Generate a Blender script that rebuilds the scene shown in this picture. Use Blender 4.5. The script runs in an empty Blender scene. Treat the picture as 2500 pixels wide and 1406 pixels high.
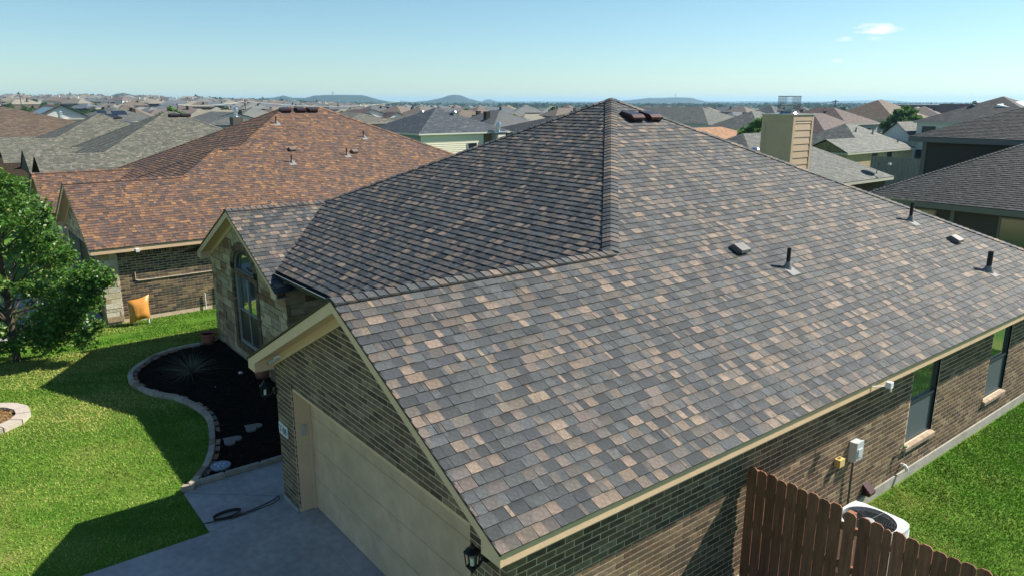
import bpy, math, random
import numpy as np
from mathutils import Matrix, Vector
R_ = math.radians
sc = bpy.context.scene
# ------------------------------------------------------------------ camera
CAM = Vector((7.906, -3.475, 6.299))
cF = Vector((-0.762697, 0.598695, -0.244657)); cR = Vector((0.617345, 0.786692, 0.000575)); cU = Vector((-0.192814, 0.150599, 0.969610))
FPX = 1795.5
cd = bpy.data.cameras.new('camera'); cam = bpy.data.objects.new('camera', cd)
cam.matrix_world = Matrix(((cR.x, cU.x, -cF.x, CAM.x), (cR.y, cU.y, -cF.y, CAM.y), (cR.z, cU.z, -cF.z, CAM.z), (0, 0, 0, 1)))
cd.sensor_fit = 'HORIZONTAL'; cd.sensor_width = 36; cd.lens = 36 * FPX / 2500
cd.clip_start = 0.1; cd.clip_end = 40000
sc.collection.objects.link(cam); sc.camera = cam
# ------------------------------------------------------------------ sky and sun
SUN_DIR = Vector((0.91, 2.49, 2.39)).normalized()
SUN_EL = math.asin(SUN_DIR.z); SUN_AZ = math.atan2(SUN_DIR.x, SUN_DIR.y)
w = bpy.data.worlds.new('World'); sc.world = w; w.use_nodes = True
nt = w.node_tree; nt.nodes.clear()
out = nt.nodes.new('ShaderNodeOutputWorld'); bg = nt.nodes.new('ShaderNodeBackground')
sky = nt.nodes.new('ShaderNodeTexSky'); sky.sky_type = 'NISHITA'; sky.sun_disc = False
sky.sun_elevation = SUN_EL; sky.sun_rotation = SUN_AZ
sky.altitude = 250; sky.air_density = 1.0; sky.dust_density = 0.2; sky.ozone_density = 3.0
bg.inputs[1].default_value = 0.055
tint = nt.nodes.new('ShaderNodeMix'); tint.data_type = 'RGBA'; tint.blend_type = 'MULTIPLY'; tint.inputs[0].default_value = 1
tint.inputs[7].default_value = (1.07, 1.28, 1.24, 1)
nt.links.new(sky.outputs[0], tint.inputs[6])
# warmer-than-real Nishita horizon corrected the same way all round
hz_g = nt.nodes.new('ShaderNodeNewGeometry'); hz_s = nt.nodes.new('ShaderNodeSeparateXYZ'); nt.links.new(hz_g.outputs['Incoming'], hz_s.inputs[0])
hz_r = nt.nodes.new('ShaderNodeMapRange'); hz_r.inputs[1].default_value = -.16; hz_r.inputs[2].default_value = .0; nt.links.new(hz_s.outputs[2], hz_r.inputs[0])
hz_m = nt.nodes.new('ShaderNodeMix'); hz_m.data_type = 'RGBA'; hz_m.blend_type = 'MULTIPLY'; hz_m.inputs[7].default_value = (1.0, .99, 1.08, 1)
nt.links.new(hz_r.outputs[0], hz_m.inputs[0]); nt.links.new(tint.outputs[2], hz_m.inputs[6])
# a few small clouds, by direction in the sky
geo = nt.nodes.new('ShaderNodeNewGeometry')
vneg = nt.nodes.new('ShaderNodeVectorMath'); vneg.operation = 'SCALE'; vneg.inputs[3].default_value = -1
nt.links.new(geo.outputs['Incoming'], vneg.inputs[0])
cn = nt.nodes.new('ShaderNodeTexNoise'); cn.inputs['Scale'].default_value = 30; cn.inputs['Detail'].default_value = 6
cmap = nt.nodes.new('ShaderNodeMapping'); cmap.inputs['Scale'].default_value = (1, 1, 3.2)
nt.links.new(vneg.outputs[0], cmap.inputs[0]); nt.links.new(cmap.outputs[0], cn.inputs['Vector'])
def vm(op, a, b=None):
    n = nt.nodes.new('ShaderNodeMath'); n.operation = op
    for i, v in enumerate((a, b)):
        if v is None: continue
        if isinstance(v, (int, float)): n.inputs[i].default_value = v
        else: nt.links.new(v, n.inputs[i])
    return n.outputs[0]
cl = None
for (az, el, ra, re, st) in ((63.45, 4.75, 1.75, .42, .9), (61.35, 4.15, .80, .30, .75), (61.1, 2.72, .40, .2, .6), (63.6, 4.1, 1.2, .26, .5)):
    # azimuth measured from -X towards +Y, degrees
    d = Vector((-math.cos(R_(az)) * math.cos(R_(el)), math.sin(R_(az)) * math.cos(R_(el)), math.sin(R_(el))))
    t = Vector((math.sin(R_(az)), math.cos(R_(az)), 0))
    dt = nt.nodes.new('ShaderNodeVectorMath'); dt.operation = 'DOT_PRODUCT'; dt.inputs[1].default_value = t
    nt.links.new(vneg.outputs[0], dt.inputs[0])
    dz = nt.nodes.new('ShaderNodeSeparateXYZ'); nt.links.new(vneg.outputs[0], dz.inputs[0])
    df = nt.nodes.new('ShaderNodeVectorMath'); df.operation = 'DOT_PRODUCT'; df.inputs[1].default_value = d
    nt.links.new(vneg.outputs[0], df.inputs[0])
    a = vm('MULTIPLY', dt.outputs['Value'], 1 / math.sin(R_(ra)))
    b = vm('MULTIPLY', vm('SUBTRACT', dz.outputs[2], d.z), 1 / math.sin(R_(re)))
    r2 = vm('ADD', vm('MULTIPLY', a, a), vm('MULTIPLY', b, b))
    m = vm('SUBTRACT', vm('ADD', 1.0, vm('MULTIPLY', vm('SUBTRACT', cn.outputs[0], 0.53), 6.5)), r2)
    m = vm('MULTIPLY', vm('GREATER_THAN', df.outputs['Value'], 0.9), vm('MULTIPLY', m, .75 * st))
    n = nt.nodes.new('ShaderNodeClamp'); nt.links.new(m, n.inputs[0]); n.inputs[2].default_value = st
    cl = n.outputs[0] if cl is None else vm('MAXIMUM', cl, n.outputs[0])
cmix = nt.nodes.new('ShaderNodeMix'); cmix.data_type = 'RGBA'; cmix.inputs[7].default_value = (11.0, 11.3, 11.4, 1)
nt.links.new(cl, cmix.inputs[0]); nt.links.new(hz_m.outputs[2], cmix.inputs[6])
nt.links.new(cmix.outputs[2], bg.inputs[0]); nt.links.new(bg.outputs[0], out.inputs[0])
sd = bpy.data.lights.new('sun', 'SUN'); so = bpy.data.objects.new('sun', sd)
sd.energy = 5.0; sd.angle = R_(0.53); sd.color = (1.0, 0.93, 0.80)
so.rotation_euler = SUN_DIR.to_track_quat('Z', 'Y').to_euler(); so.location = (0, 0, 60)
sc.collection.objects.link(so)
sc.view_settings.view_transform = 'Standard'; sc.view_settings.look = 'None'
sc.view_settings.exposure = 0.88; sc.view_settings.gamma = 1; sc.view_settings.use_curve_mapping = False
sc.cycles.max_bounces = 6; sc.cycles.volume_bounces = 1; sc.cycles.transparent_max_bounces = 12
rng = random.Random(7); nrng = np.random.default_rng(7)

# ------------------------------------------------------------------ terrain height
def sstep(a, b, x):
    t = np.clip((x - a) / (b - a), 0, 1); return t * t * (3 - 2 * t)
def ground(x, y):
    x = np.asarray(x, float); y = np.asarray(y, float)
    zx = np.interp(-x, [13.2, 15.6, 35, 39, 57, 61, 95, 150], [0, -.35, -.4, -.68, -.75, -1.1, -1.7, -2.2])
    zy = np.interp(y, [19, 29, 45, 75, 110, 200], [0, -.55, -.7, -1.4, -2.0, -2.6])
    r = np.hypot(x - CAM.x, y - CAM.y)
    th = np.degrees(np.arctan2(y - CAM.y, -(x - CAM.x)))
    left = 1 - sstep(9, 33, th)
    far = -3.6 + left * np.interp(r, [150, 330, 600, 1000, 1600], [0, .6, 4.4, 10.5, 12.5])
    far = far + (1 - left) * np.interp(r, [300, 1200, 3000], [0, -2.0, -2.5])
    k = sstep(110, 260, r)
    near = np.maximum(zx + zy, -3.6)
    return near * (1 - k) + far * k
def gz(x, y): return float(ground(x, y))

# ------------------------------------------------------------------ materials
MATS = {}
def M(name, col=(1, 1, 1), rough=.8, metal=0., attr=False, noise=0., nscale=20., bump=0., bscale=60., spec=.3, coat=None, emit=None, stretch=None, world=False):
    if name in MATS: return MATS[name]
    m = bpy.data.materials.new(name); m.use_nodes = True; t = m.node_tree; N = t.nodes; L = t.links
    p = N['Principled BSDF']; p.inputs['Roughness'].default_value = rough; p.inputs['Metallic'].default_value = metal
    p.inputs['Specular IOR Level'].default_value = spec
    oi = N.new('ShaderNodeObjectInfo')
    mx = N.new('ShaderNodeMix'); mx.data_type = 'RGBA'; mx.blend_type = 'MULTIPLY'; mx.inputs[0].default_value = 1
    L.new(oi.outputs['Color'], mx.inputs[6]); mx.inputs[7].default_value = (*col, 1)
    cur = mx.outputs[2]
    if attr:
        at = N.new('ShaderNodeAttribute'); at.attribute_name = 'Col'
        m2 = N.new('ShaderNodeMix'); m2.data_type = 'RGBA'; m2.blend_type = 'MULTIPLY'; m2.inputs[0].default_value = 1
        L.new(cur, m2.inputs[6]); L.new(at.outputs['Color'], m2.inputs[7]); cur = m2.outputs[2]
    if noise or bump:
        tc = N.new('ShaderNodeTexCoord'); src = tc.outputs['Object']
        if world:
            gg = N.new('ShaderNodeNewGeometry'); src = gg.outputs['Position']
        if stretch:
            mp = N.new('ShaderNodeMapping'); mp.inputs['Scale'].default_value = stretch; L.new(src, mp.inputs[0]); src = mp.outputs[0]
    if noise:
        for sc_, am in ((nscale, noise), (nscale * 7, noise * .8)):
            nz = N.new('ShaderNodeTexNoise'); nz.inputs['Scale'].default_value = sc_; nz.inputs['Detail'].default_value = 4
            L.new(src, nz.inputs['Vector'])
            mr = N.new('ShaderNodeMapRange'); mr.inputs[1].default_value = .3; mr.inputs[2].default_value = .7
            mr.inputs[3].default_value = 1 - am; mr.inputs[4].default_value = 1 + am
            L.new(nz.outputs[0], mr.inputs[0])
            m3 = N.new('ShaderNodeVectorMath'); m3.operation = 'SCALE'; L.new(cur, m3.inputs[0]); L.new(mr.outputs[0], m3.inputs[3]); cur = m3.outputs[0]
    if bump:
        bz = N.new('ShaderNodeTexNoise'); bz.inputs['Scale'].default_value = bscale; bz.inputs['Detail'].default_value = 3
        L.new(src, bz.inputs['Vector'])
        bp = N.new('ShaderNodeBump'); bp.inputs['Strength'].default_value = bump; bp.inputs['Distance'].default_value = .01
        L.new(bz.outputs[0], bp.inputs['Height']); L.new(bp.outputs[0], p.inputs['Normal'])
    L.new(cur, p.inputs['Base Color'])
    MATS[name] = m; return m
shing_m = M('shingle_granules', rough=.72, attr=True, noise=.30, nscale=22, bump=.8, bscale=160, spec=.38)
brick_m = M('fired_brick', rough=.9, attr=True, noise=.30, nscale=14, bump=.7, bscale=90, spec=.2)
stone_m = M('limestone', rough=.92, attr=True, noise=.2, nscale=6, bump=.9, bscale=26, spec=.2)
mortar_m = M('mortar', (.62, .485, .36), .95, noise=.12, nscale=8, bump=.4)
trim_m = M('beige_trim_paint', (.68, .485, .32), .55, noise=.05, nscale=3, bump=.1, bscale=30)
door_m = M('beige_door_paint', (.60, .43, .28), .5, noise=.13, nscale=.8, bump=.25, bscale=25)
felt_m = M('roof_felt', (.03, .03, .03), .9)
black_m = M('black_metal', (.012, .012, .014), .4, .3)
gutter_m = M('dark_gutter_metal', (.035, .045, .075), .25, .7)
conc_m = M('concrete', (.35, .335, .335), .9, noise=.16, nscale=1.3, bump=.35, bscale=50)
slab_m = M('foundation_concrete', (.36, .34, .30), .92, noise=.16, nscale=3, bump=.5, bscale=40)
mulch_m = M('dark_mulch', (.010, .008, .007), 1.0, noise=.5, nscale=16, bump=1, bscale=45, spec=.03)
attr_m = M('painted_mixed', rough=.7, attr=True, noise=.06, nscale=6)
white_m = M('white_plastic', (.72, .74, .76), .35, noise=.02)
frame_m = M('dark_window_frame', (.05, .06, .07), .4)
lframe_m = M('pale_window_frame', (.5, .52, .5), .5)
glass_m = M('coated_window_glass', (.40, .46, .44), .03, .88, spec=.6)
screen_m = M('insect_screen', (.09, .115, .13), .5, noise=.05, nscale=60)
darkglass_m = M('dark_window_glass', (.02, .025, .03), .08, .1, spec=.8)
blind_m = M('window_blind', (.35, .42, .45), .6)
flash_m = M('flashing_metal', (.22, .215, .215), .7, .0)
pipe_m = M('vent_pipe_black', (.022, .018, .018), .5)
galv_m = M('galvanised_metal', (.55, .6, .66), .25, .9)
vent_m = M('vent_bronze', (.06, .035, .035), .3, .6)
terra_m = M('terracotta', (.30, .12, .075), .85, noise=.12, nscale=12)
wood_m = M('stained_fence_wood', (.27, .12, .075), .8, noise=.3, nscale=5, bump=.5, bscale=18, stretch=(5, 5, .5))
greywood_m = M('grey_fence_wood', (.17, .17, .165), .9, noise=.25, nscale=4, stretch=(4, 4, .5))
bark_m = M('bark', (.09, .07, .055), .95, noise=.3, nscale=8, bump=.8, bscale=30)
leaf_m = M('leaf', rough=.42, attr=True, spec=.45)
grass_m = M('grass_blades', rough=.65, attr=True, spec=.25)
fleaf_m = M('far_leaf', rough=.7, attr=True, spec=.2)
# leaves let some light through
for mm, tr in ((leaf_m, .35), (grass_m, .18), (fleaf_m, .3)):
    t = mm.node_tree; p = t.nodes['Principled BSDF']; o = [n for n in t.nodes if n.type == 'OUTPUT_MATERIAL'][0]
    tl = t.nodes.new('ShaderNodeBsdfTranslucent'); ms = t.nodes.new('ShaderNodeMixShader'); ms.inputs[0].default_value = tr
    t.links.new(p.inputs['Base Color'].links[0].from_socket, tl.inputs[0])
    t.links.new(p.outputs[0], ms.inputs[1]); t.links.new(tl.outputs[0], ms.inputs[2]); t.links.new(ms.outputs[0], o.inputs[0])

# ------------------------------------------------------------------ object helpers
WM = {}
def link(o, parent=None, wm=None):
    sc.collection.objects.link(o)
    wm = wm or Matrix.Identity(4); WM[o.name] = wm
    if parent is not None:
        o.parent = parent; o.matrix_parent_inverse = Matrix.Identity(4)
        o.matrix_basis = WM[parent.name].inverted() @ wm
    else: o.matrix_basis = wm
    return o
def tag(o, label=None, cat=None, group=None, kind=None):
    if label: o['label'] = label
    if cat: o['category'] = cat
    if group: o['group'] = group
    if kind: o['kind'] = kind
    return o
def empty(name, loc, label, cat, group=None):
    o = bpy.data.objects.new(name, None); o.empty_display_size = .2
    link(o, None, Matrix.Translation(Vector(loc))); return tag(o, label, cat, group)
class G:
    def __init__(s): s.v = []; s.f = []; s.c = []
    def poly(s, pts, col=(1, 1, 1)):
        n = len(s.v); s.v += [tuple(p) for p in pts]; s.f.append(list(range(n, n + len(pts)))); s.c += [col] * len(pts) if not isinstance(col, list) else col
    def mesh_(s, verts, faces, col=(1, 1, 1)):
        n = len(s.v); s.v += [tuple(p) for p in verts]; s.f += [[i + n for i in f] for f in faces]
        s.c += col if isinstance(col, list) else [col] * len(verts)
    def box(s, a, b, col=(1, 1, 1)):
        x0, y0, z0 = a; x1, y1, z1 = b
        if x0 > x1: x0, x1 = x1, x0
        if y0 > y1: y0, y1 = y1, y0
        if z0 > z1: z0, z1 = z1, z0
        v = [(x0, y0, z0), (x1, y0, z0), (x1, y1, z0), (x0, y1, z0), (x0, y0, z1), (x1, y0, z1), (x1, y1, z1), (x0, y1, z1)]
        s.mesh_(v, [[0, 3, 2, 1], [4, 5, 6, 7], [0, 1, 5, 4], [1, 2, 6, 5], [2, 3, 7, 6], [3, 0, 4, 7]], col); return s
    def beam(s, p0, p1, side, up, col=(1, 1, 1)):
        # prism from p0 to p1 with cross-section spanned by the vectors side and up (corner at p0)
        p0, p1, a, b = map(Vector, (p0, p1, side, up))
        v = [p0, p0 + a, p0 + a + b, p0 + b, p1, p1 + a, p1 + a + b, p1 + b]
        s.mesh_(v, [[0, 3, 2, 1], [4, 5, 6, 7], [0, 1, 5, 4], [1, 2, 6, 5], [2, 3, 7, 6], [3, 0, 4, 7]], col); return s
    def cyl(s, p0, p1, r0, r1=None, n=12, col=(1, 1, 1), caps=True):
        r1 = r0 if r1 is None else r1; p0 = Vector(p0); p1 = Vector(p1); d = (p1 - p0).normalized()
        a = d.orthogonal().normalized(); b = d.cross(a); v = []
        for (p, r) in ((p0, r0), (p1, r1)):
            for i in range(n):
                t = 2 * math.pi * i / n; v.append(p + (a * math.cos(t) + b * math.sin(t)) * r)
        f = [[i, (i + 1) % n, n + (i + 1) % n, n + i] for i in range(n)]
        if caps: f += [list(range(n))[::-1], list(range(n, 2 * n))]
        s.mesh_(v, f, col); return s
    def lathe(s, base, prof, n=16, col=(1, 1, 1)):
        base = Vector(base); v = []; f = []
        for (r, z) in prof:
            for i in range(n):
                t = 2 * math.pi * i / n; v.append(base + Vector((r * math.cos(t), r * math.sin(t), z)))
        for k in range(len(prof) - 1):
            for i in range(n): f.append([k * n + i, k * n + (i + 1) % n, (k + 1) * n + (i + 1) % n, (k + 1) * n + i])
        s.mesh_(v, f, col); return s
    def tube(s, pts, r, n=8, col=(1, 1, 1)):
        for a, b in zip(pts[:-1], pts[1:]): s.cyl(a, b, r, r, n, col)
        return s
    def prism(s, poly, h, col=(1, 1, 1), z0=0):
        # vertical extrusion of a 2D polygon
        n = len(poly); v = [(x, y, z0) for x, y in poly] + [(x, y, z0 + h) for x, y in poly]
        ar = sum(poly[i][0] * poly[(i + 1) % n][1] - poly[(i + 1) % n][0] * poly[i][1] for i in range(n))
        f = [list(range(n))[::-1], list(range(n, 2 * n))] + [[i, (i + 1) % n, n + (i + 1) % n, n + i] for i in range(n)]
        if ar < 0: f = [q[::-1] for q in f]
        s.mesh_(v, f, col); return s
    def mesh(s, name, mat, smooth=False):
        me = bpy.data.meshes.new(name); me.from_pydata([tuple(p) for p in s.v], [], s.f)
        at = me.color_attributes.new('Col', 'FLOAT_COLOR', 'POINT')
        arr = np.ones((len(s.v), 4), np.float32); arr[:, :3] = np.array(s.c, np.float32).reshape(-1, 3); at.data.foreach_set('color', arr.ravel())
        for m in (mat if isinstance(mat, (list, tuple)) else [mat]): me.materials.append(m)
        if smooth: me.polygons.foreach_set('use_smooth', [True] * len(me.polygons))
        return me
    def obj(s, name, mat, parent=None, smooth=False, wm=None, **k):
        o = bpy.data.objects.new(name, s.mesh(name, mat, smooth)); link(o, parent, wm); return tag(o, **k)
def rgb(o, c): o.color = (c[0], c[1], c[2], 1); return o

def clip_poly(P, Q):
    # Sutherland-Hodgman: P clipped by convex counter-clockwise polygon Q (2D)
    n = len(Q)
    for i in range(n):
        a = Q[i]; b = Q[(i + 1) % n]; o = []
        ex, ey = b[0] - a[0], b[1] - a[1]
        if not P: return P
        for k in range(len(P)):
            p = P[k]; q = P[(k + 1) % len(P)]
            dp = ex * (p[1] - a[1]) - ey * (p[0] - a[0]); dq = ex * (q[1] - a[1]) - ey * (q[0] - a[0])
            if dp >= 0: o.append(p)
            if (dp >= 0) != (dq >= 0):
                t = dp / (dp - dq); o.append((p[0] + t * (q[0] - p[0]), p[1] + t * (q[1] - p[1])))
        P = o
    return P
def visible(p, margin=.06):
    d = p - CAM; z = d.dot(cF)
    if z < .5: return False
    x = d.dot(cR) / z * FPX / 1250; y = d.dot(cU) / z * FPX / 703
    return abs(x) < 1 + margin and abs(y) < 1 + margin
class Piece:
    __slots__ = ('O', 'u', 'v', 'n', 'lv', 'lf', 'lc', 'col', 'key', 'area', 'cx')
    # O,u,v,n frame; lv local verts; lf faces; lc per-vertex shade; col colour
def finalise(pieces, name, plural, mat, parent, nsingle):
    sc_ = []
    for i, p in enumerate(pieces):
        c = p.O + p.u * p.cx[0] + p.v * p.cx[1]; d = c - CAM; D = d.length
        facing = -d.dot(p.n) / D
        sc_.append((p.area * max(facing, .0) / D ** 2 if visible(c, 0) else -1, i))
    order = sorted(sc_, reverse=True); single = set(i for s_, i in order[:nsingle] if s_ > 0)
    g = G(); cache = {}
    for i, p in enumerate(pieces):
        if i in single:
            me = cache.get(p.key) if p.key else None
            if me is None:
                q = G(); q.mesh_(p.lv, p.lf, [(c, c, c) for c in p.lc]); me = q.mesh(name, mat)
                if p.key: cache[p.key] = me
            o = bpy.data.objects.new(name, me); rgb(o, p.col)
            u, v, n, O = p.u, p.v, p.n, p.O
            link(o, parent, Matrix(((u.x, v.x, n.x, O.x), (u.y, v.y, n.y, O.y), (u.z, v.z, n.z, O.z), (0, 0, 0, 1))))
        else:
            u, v, n, O = p.u, p.v, p.n, p.O; base = len(g.v)
            for (a, b, c) in p.lv: g.v.append((O.x + u.x * a + v.x * b + n.x * c, O.y + u.y * a + v.y * b + n.y * c, O.z + u.z * a + v.z * b + n.z * c))
            g.f += [[k + base for k in f] for f in p.lf]
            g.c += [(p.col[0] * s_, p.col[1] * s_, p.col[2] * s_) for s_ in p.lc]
    if g.v: g.obj(plural, mat, parent, kind='stuff')

# ------------------------------------------------------------------ shingled roof planes
PAL = {
 'weathered': [((.046, .052, .060), .22), ((.072, .079, .086), .24), ((.104, .094, .088), .22), ((.138, .114, .100), .16), ((.205, .158, .125), .20)],
 'rust': [((.085, .062, .058), .16), ((.145, .084, .058), .28), ((.18, .10, .06), .24), ((.25, .135, .068), .2), ((.12, .078, .066), .12)],
 'tan': [((.125, .127, .104), .3), ((.16, .156, .13), .3), ((.10, .104, .086), .25), ((.19, .18, .15), .15)],
 'charcoal': [((.042, .045, .05), .4), ((.058, .062, .066), .35), ((.03, .033, .038), .25)],
 'slate': [((.062, .075, .092), .45), ((.08, .094, .112), .35), ((.15, .165, .18), .08), ((.05, .06, .075), .12)],
 'grey': [((.115, .123, .115), .4), ((.14, .148, .138), .3), ((.095, .103, .098), .3)],
}
def pick(pal):
    r = rng.random(); a = 0
    for c, wgt in pal:
        a += wgt
        if r < a: break
    k = rng.uniform(.8, 1.2); return (c[0] * k, c[1] * k * rng.uniform(.98, 1.02), c[2] * k * rng.uniform(.96, 1.04))
WIDTHS = [.05, .08, .10, .12, .14, .15, .17, .19, .22]
TF = [[0, 1, 2, 3], [3, 2, 4, 5], [6, 7, 1, 0], [6, 0, 3, 5, 8], [7, 9, 4, 2, 1]]
def frame_of(poly):
    P = [Vector(p) for p in poly]; n = Vector((0, 0, 0))
    for i in range(len(P)):
        a, b = P[i], P[(i + 1) % len(P)]; n += a.cross(b)
    n.normalize()
    if n.z < 0: n = -n
    u = Vector((0, 0, 1)).cross(n).normalized(); v = n.cross(u)
    O = min(P, key=lambda p: p.dot(v)); return O, u, v, n, [((p - O).dot(u), (p - O).dot(v)) for p in P]
def shingle_plane(poly, pal, pieces, exp=.143, hb=.011, wscale=1., first=0.0):
    O, u, v, n, Q = frame_of(poly)
    if n.y < -.3: hb += .002
    vmax = max(q[1] for q in Q); nrow = int(vmax / exp) + 1
    def span(t):
        t = min(max(t, 1e-4), vmax - 1e-4); xs = []
        for i in range(len(Q)):
            (x0, y0), (x1, y1) = Q[i], Q[(i + 1) % len(Q)]
            if (y0 <= t < y1) or (y1 <= t < y0): xs.append(x0 + (x1 - x0) * (t - y0) / (y1 - y0))
        return (min(xs), max(xs)) if len(xs) >= 2 else None
    for k in range(nrow):
        v0 = k * exp; v1 = min(v0 + exp * 1.06, vmax)
        if v0 >= vmax - .01: break
        s0, s1 = span(v0 + .001), span(v1 - .001)
        if not s0 or not s1: continue
        # avoid stretched quads where the outline jumps
        if s1[0] - s0[0] > .5: s1 = (s0[0] + .0, s1[1]) if False else (s1[0], s1[1])
        lo = min(s0[0], s1[0]); hi = max(s0[1], s1[1])
        x = lo - rng.random() * .3 * wscale; last = None
        while x < hi:
            wd = rng.choice(WIDTHS) * wscale; x2 = x + wd
            a0, b0 = max(x, s0[0]), min(x2, s0[1]); a1, b1 = max(x, s1[0]), min(x2, s1[1])
            if b0 - a0 > .004 or b1 - a1 > .004:
                b0 = max(b0, a0); b1 = max(b1, a1)
                if a0 > s0[1]: a0 = b0 = s0[1]
                if a1 > s1[1]: a1 = b1 = s1[1]
                p = Piece(); full = (a0 == x and b0 == x2 and a1 == x and b1 == x2 and v1 == v0 + exp * 1.06)
                q = 0.004 if rng.random() < .45 else 0.0; h = hb + q; ht = .0025
                xo, yo = x, v0; m = rng.choice((.5, .62, .7)); vm_ = (v1 - v0) * m; am = a0 + (a1 - a0) * m; bm_ = b0 + (b1 - b0) * m
                g_ = rng.choice((.0005, .001, .0035))
                p.lv = [(a0 - xo + g_, 0, h), (b0 - xo - g_, 0, h), (bm_ - xo - g_, vm_, ht + (h - ht) * (1 - m)), (am - xo + g_, vm_, ht + (h - ht) * (1 - m)), (b1 - xo - g_, v1 - v0, ht), (a1 - xo + g_, v1 - v0, ht),
                        (a0 - xo + g_, 0, 0), (b0 - xo - g_, 0, 0), (a1 - xo + g_, v1 - v0, 0), (b1 - xo - g_, v1 - v0, 0)]
                p.lf = TF; c = pick(pal)
                tooth = not last; last = tooth
                if not tooth:   # the recessed band between two raised tabs is the darker of two draws
                    c2 = pick(pal); c = c if sum(c) < sum(c2) else c2; q = 0.0; h = hb
                else: q = .005; h = hb + q
                p.lv = [(a0 - xo + g_, 0, h), (b0 - xo - g_, 0, h), (bm_ - xo - g_, vm_, ht + (h - ht) * (1 - m)), (am - xo + g_, vm_, ht + (h - ht) * (1 - m))] + p.lv[4:]
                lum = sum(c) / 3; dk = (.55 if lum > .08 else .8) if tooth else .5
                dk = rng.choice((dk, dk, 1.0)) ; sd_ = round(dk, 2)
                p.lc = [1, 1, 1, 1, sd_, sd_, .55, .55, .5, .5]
                p.O = O + u * xo + v * (yo + (rng.uniform(-.0035, .0035) if k else 0)); p.u = u; p.v = v; p.n = n; p.col = c; p.area = (b0 - a0) * exp
                p.key = (round(wd, 3), q, sd_, m, g_, hb) if full else None; p.cx = ((a0 + b0) / 2 - xo, exp / 2)
                pieces.append(p)
            x = x2
def ridge_caps(a, b, dl, dr, pal, pieces, exp=.145, wd=.14, t=.022, lift=.012):
    # a low end, b high end; dl and dr: unit vectors in the two roof planes, square to the line
    a, b, dl, dr = map(Vector, (a, b, dl, dr)); L = (b - a).length; v = (b - a).normalized()
    nn = -(dl + dr); nn.normalize() if nn.length > .01 else None
    if nn.z < 0: nn = -nn
    u = v.cross(nn).normalized(); nn = u.cross(v).normalized()
    if dr.dot(u) < 0: dl, dr = dr, dl
    k = 0
    while k * exp < L:
        ln = min(exp * 1.3, L - k * exp + .02); p = Piece(); prof = []
        for (d, s_) in ((dl, wd), (dl, wd * .45), (None, 0), (dr, wd * .45), (dr, wd)):
            q = Vector((0, 0, 0)) if d is None else d * s_
            prof.append((q.dot(u), q.dot(nn) + (.0 if s_ else -.006)))
        lv = []
        for (vv, th) in ((0, t), (ln, .006)):
            for (uu, hh) in prof: lv.append((uu, vv, hh + th + lift))
        for (vv, th) in ((0, 0), (ln, 0)):
            for (uu, hh) in prof: lv.append((uu, vv, hh - .002))
        f = [[i, i + 1, i + 6, i + 5] for i in range(4)] + [[10 + i, 11 + i, i + 1, i] for i in range(4)] + [[10, 0, 5, 15], [4, 14, 19, 9]]
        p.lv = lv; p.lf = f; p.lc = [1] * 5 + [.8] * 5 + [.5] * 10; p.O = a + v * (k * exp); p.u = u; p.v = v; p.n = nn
        p.col = pick(pal); p.area = exp * wd * 2; p.key = 'cap' if ln > exp * 1.29 else None; p.cx = (0, exp / 2); pieces.append(p); k += 1

# ------------------------------------------------------------------ brick and stone facing
BRK = [((.145, .100, .064), .38), ((.18, .128, .082), .26), ((.105, .076, .054), .20), ((.22, .162, .105), .13), ((.14, .088, .06), .03)]
BRK2 = [((.12, .088, .06), .3), ((.24, .175, .105), .25), ((.07, .06, .056), .3), ((.17, .12, .09), .15)]
STN = [((.42, .325, .21), .35), ((.38, .285, .175), .26), ((.47, .375, .255), .17), ((.25, .15, .085), .12), ((.30, .20, .115), .10)]
def facing(O, u, n, outline, holes, pieces, pal, L=.203 + .052, H=.0795, gap=.017, dep=.005, soldier=None, jit=.0):
    # outline: convex ccw polygon in (u, z); holes: rectangles (u0,z0,u1,z1)
    O, u, n = map(Vector, (O, u, n)); v = Vector((0, 0, 1))
    x0 = min(q[0] for q in outline); x1 = max(q[0] for q in outline); z0 = min(q[1] for q in outline); z1 = max(q[1] for q in outline)
    k = 0; z = z0
    while z < z1 - .01:
        x = x0 - (L / 2 if k % 2 else 0)
        while x < x1:
            rects = [(x + gap / 2, z + gap / 2, x + L - gap / 2, z + H - gap / 2)]
            for (a, b, c, d) in holes:
                nr = []
                for (p, q, r, s_) in rects:
                    if r <= a or p >= c or s_ <= b or q >= d: nr.append((p, q, r, s_)); continue
                    if p < a - .015: nr.append((p, q, a - gap / 2, s_))
                    if r > c + .015: nr.append((c + gap / 2, q, r, s_))
                rects = nr
            for (p, q, r, s_) in rects:
                P = [(p, q), (r, q), (r, s_), (p, s_)]; C = clip_poly(P, outline)
                if len(C) < 3 or r - p < .02: continue
                ar = abs(sum(C[i][0] * C[(i + 1) % len(C)][1] - C[(i + 1) % len(C)][0] * C[i][1] for i in range(len(C)))) / 2
                if ar < 1e-4: continue
                add_block(O, u, v, n, C, x, z, dep + rng.uniform(-.0015, .0025) + jit * rng.random(), pick(pal), pieces, key='b' if (len(C) == 4 and ar > (L - gap) * (H - gap) * .995) else None)
            x += L
        z += H; k += 1
def add_block(O, u, v, n, C, x, z, dep, col, pieces, key=None):
    p = Piece(); m = len(C); L = [(c[0] - x, c[1] - z) for c in C]
    if key: dep = .0055
    p.lv = [(a, b, dep) for a, b in L] + [(a, b, 0) for a, b in L]
    p.lf = [list(range(m))] + [[m + i, m + (i + 1) % m, (i + 1) % m, i] for i in range(m)]
    p.lc = [1] * (2 * m); p.O = O + u * x + v * z; p.u = u; p.v = v; p.n = n; p.col = col
    p.area = .02; p.key = key; p.cx = (L[0][0] + .05, L[0][1] + .03); pieces.append(p)
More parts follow.
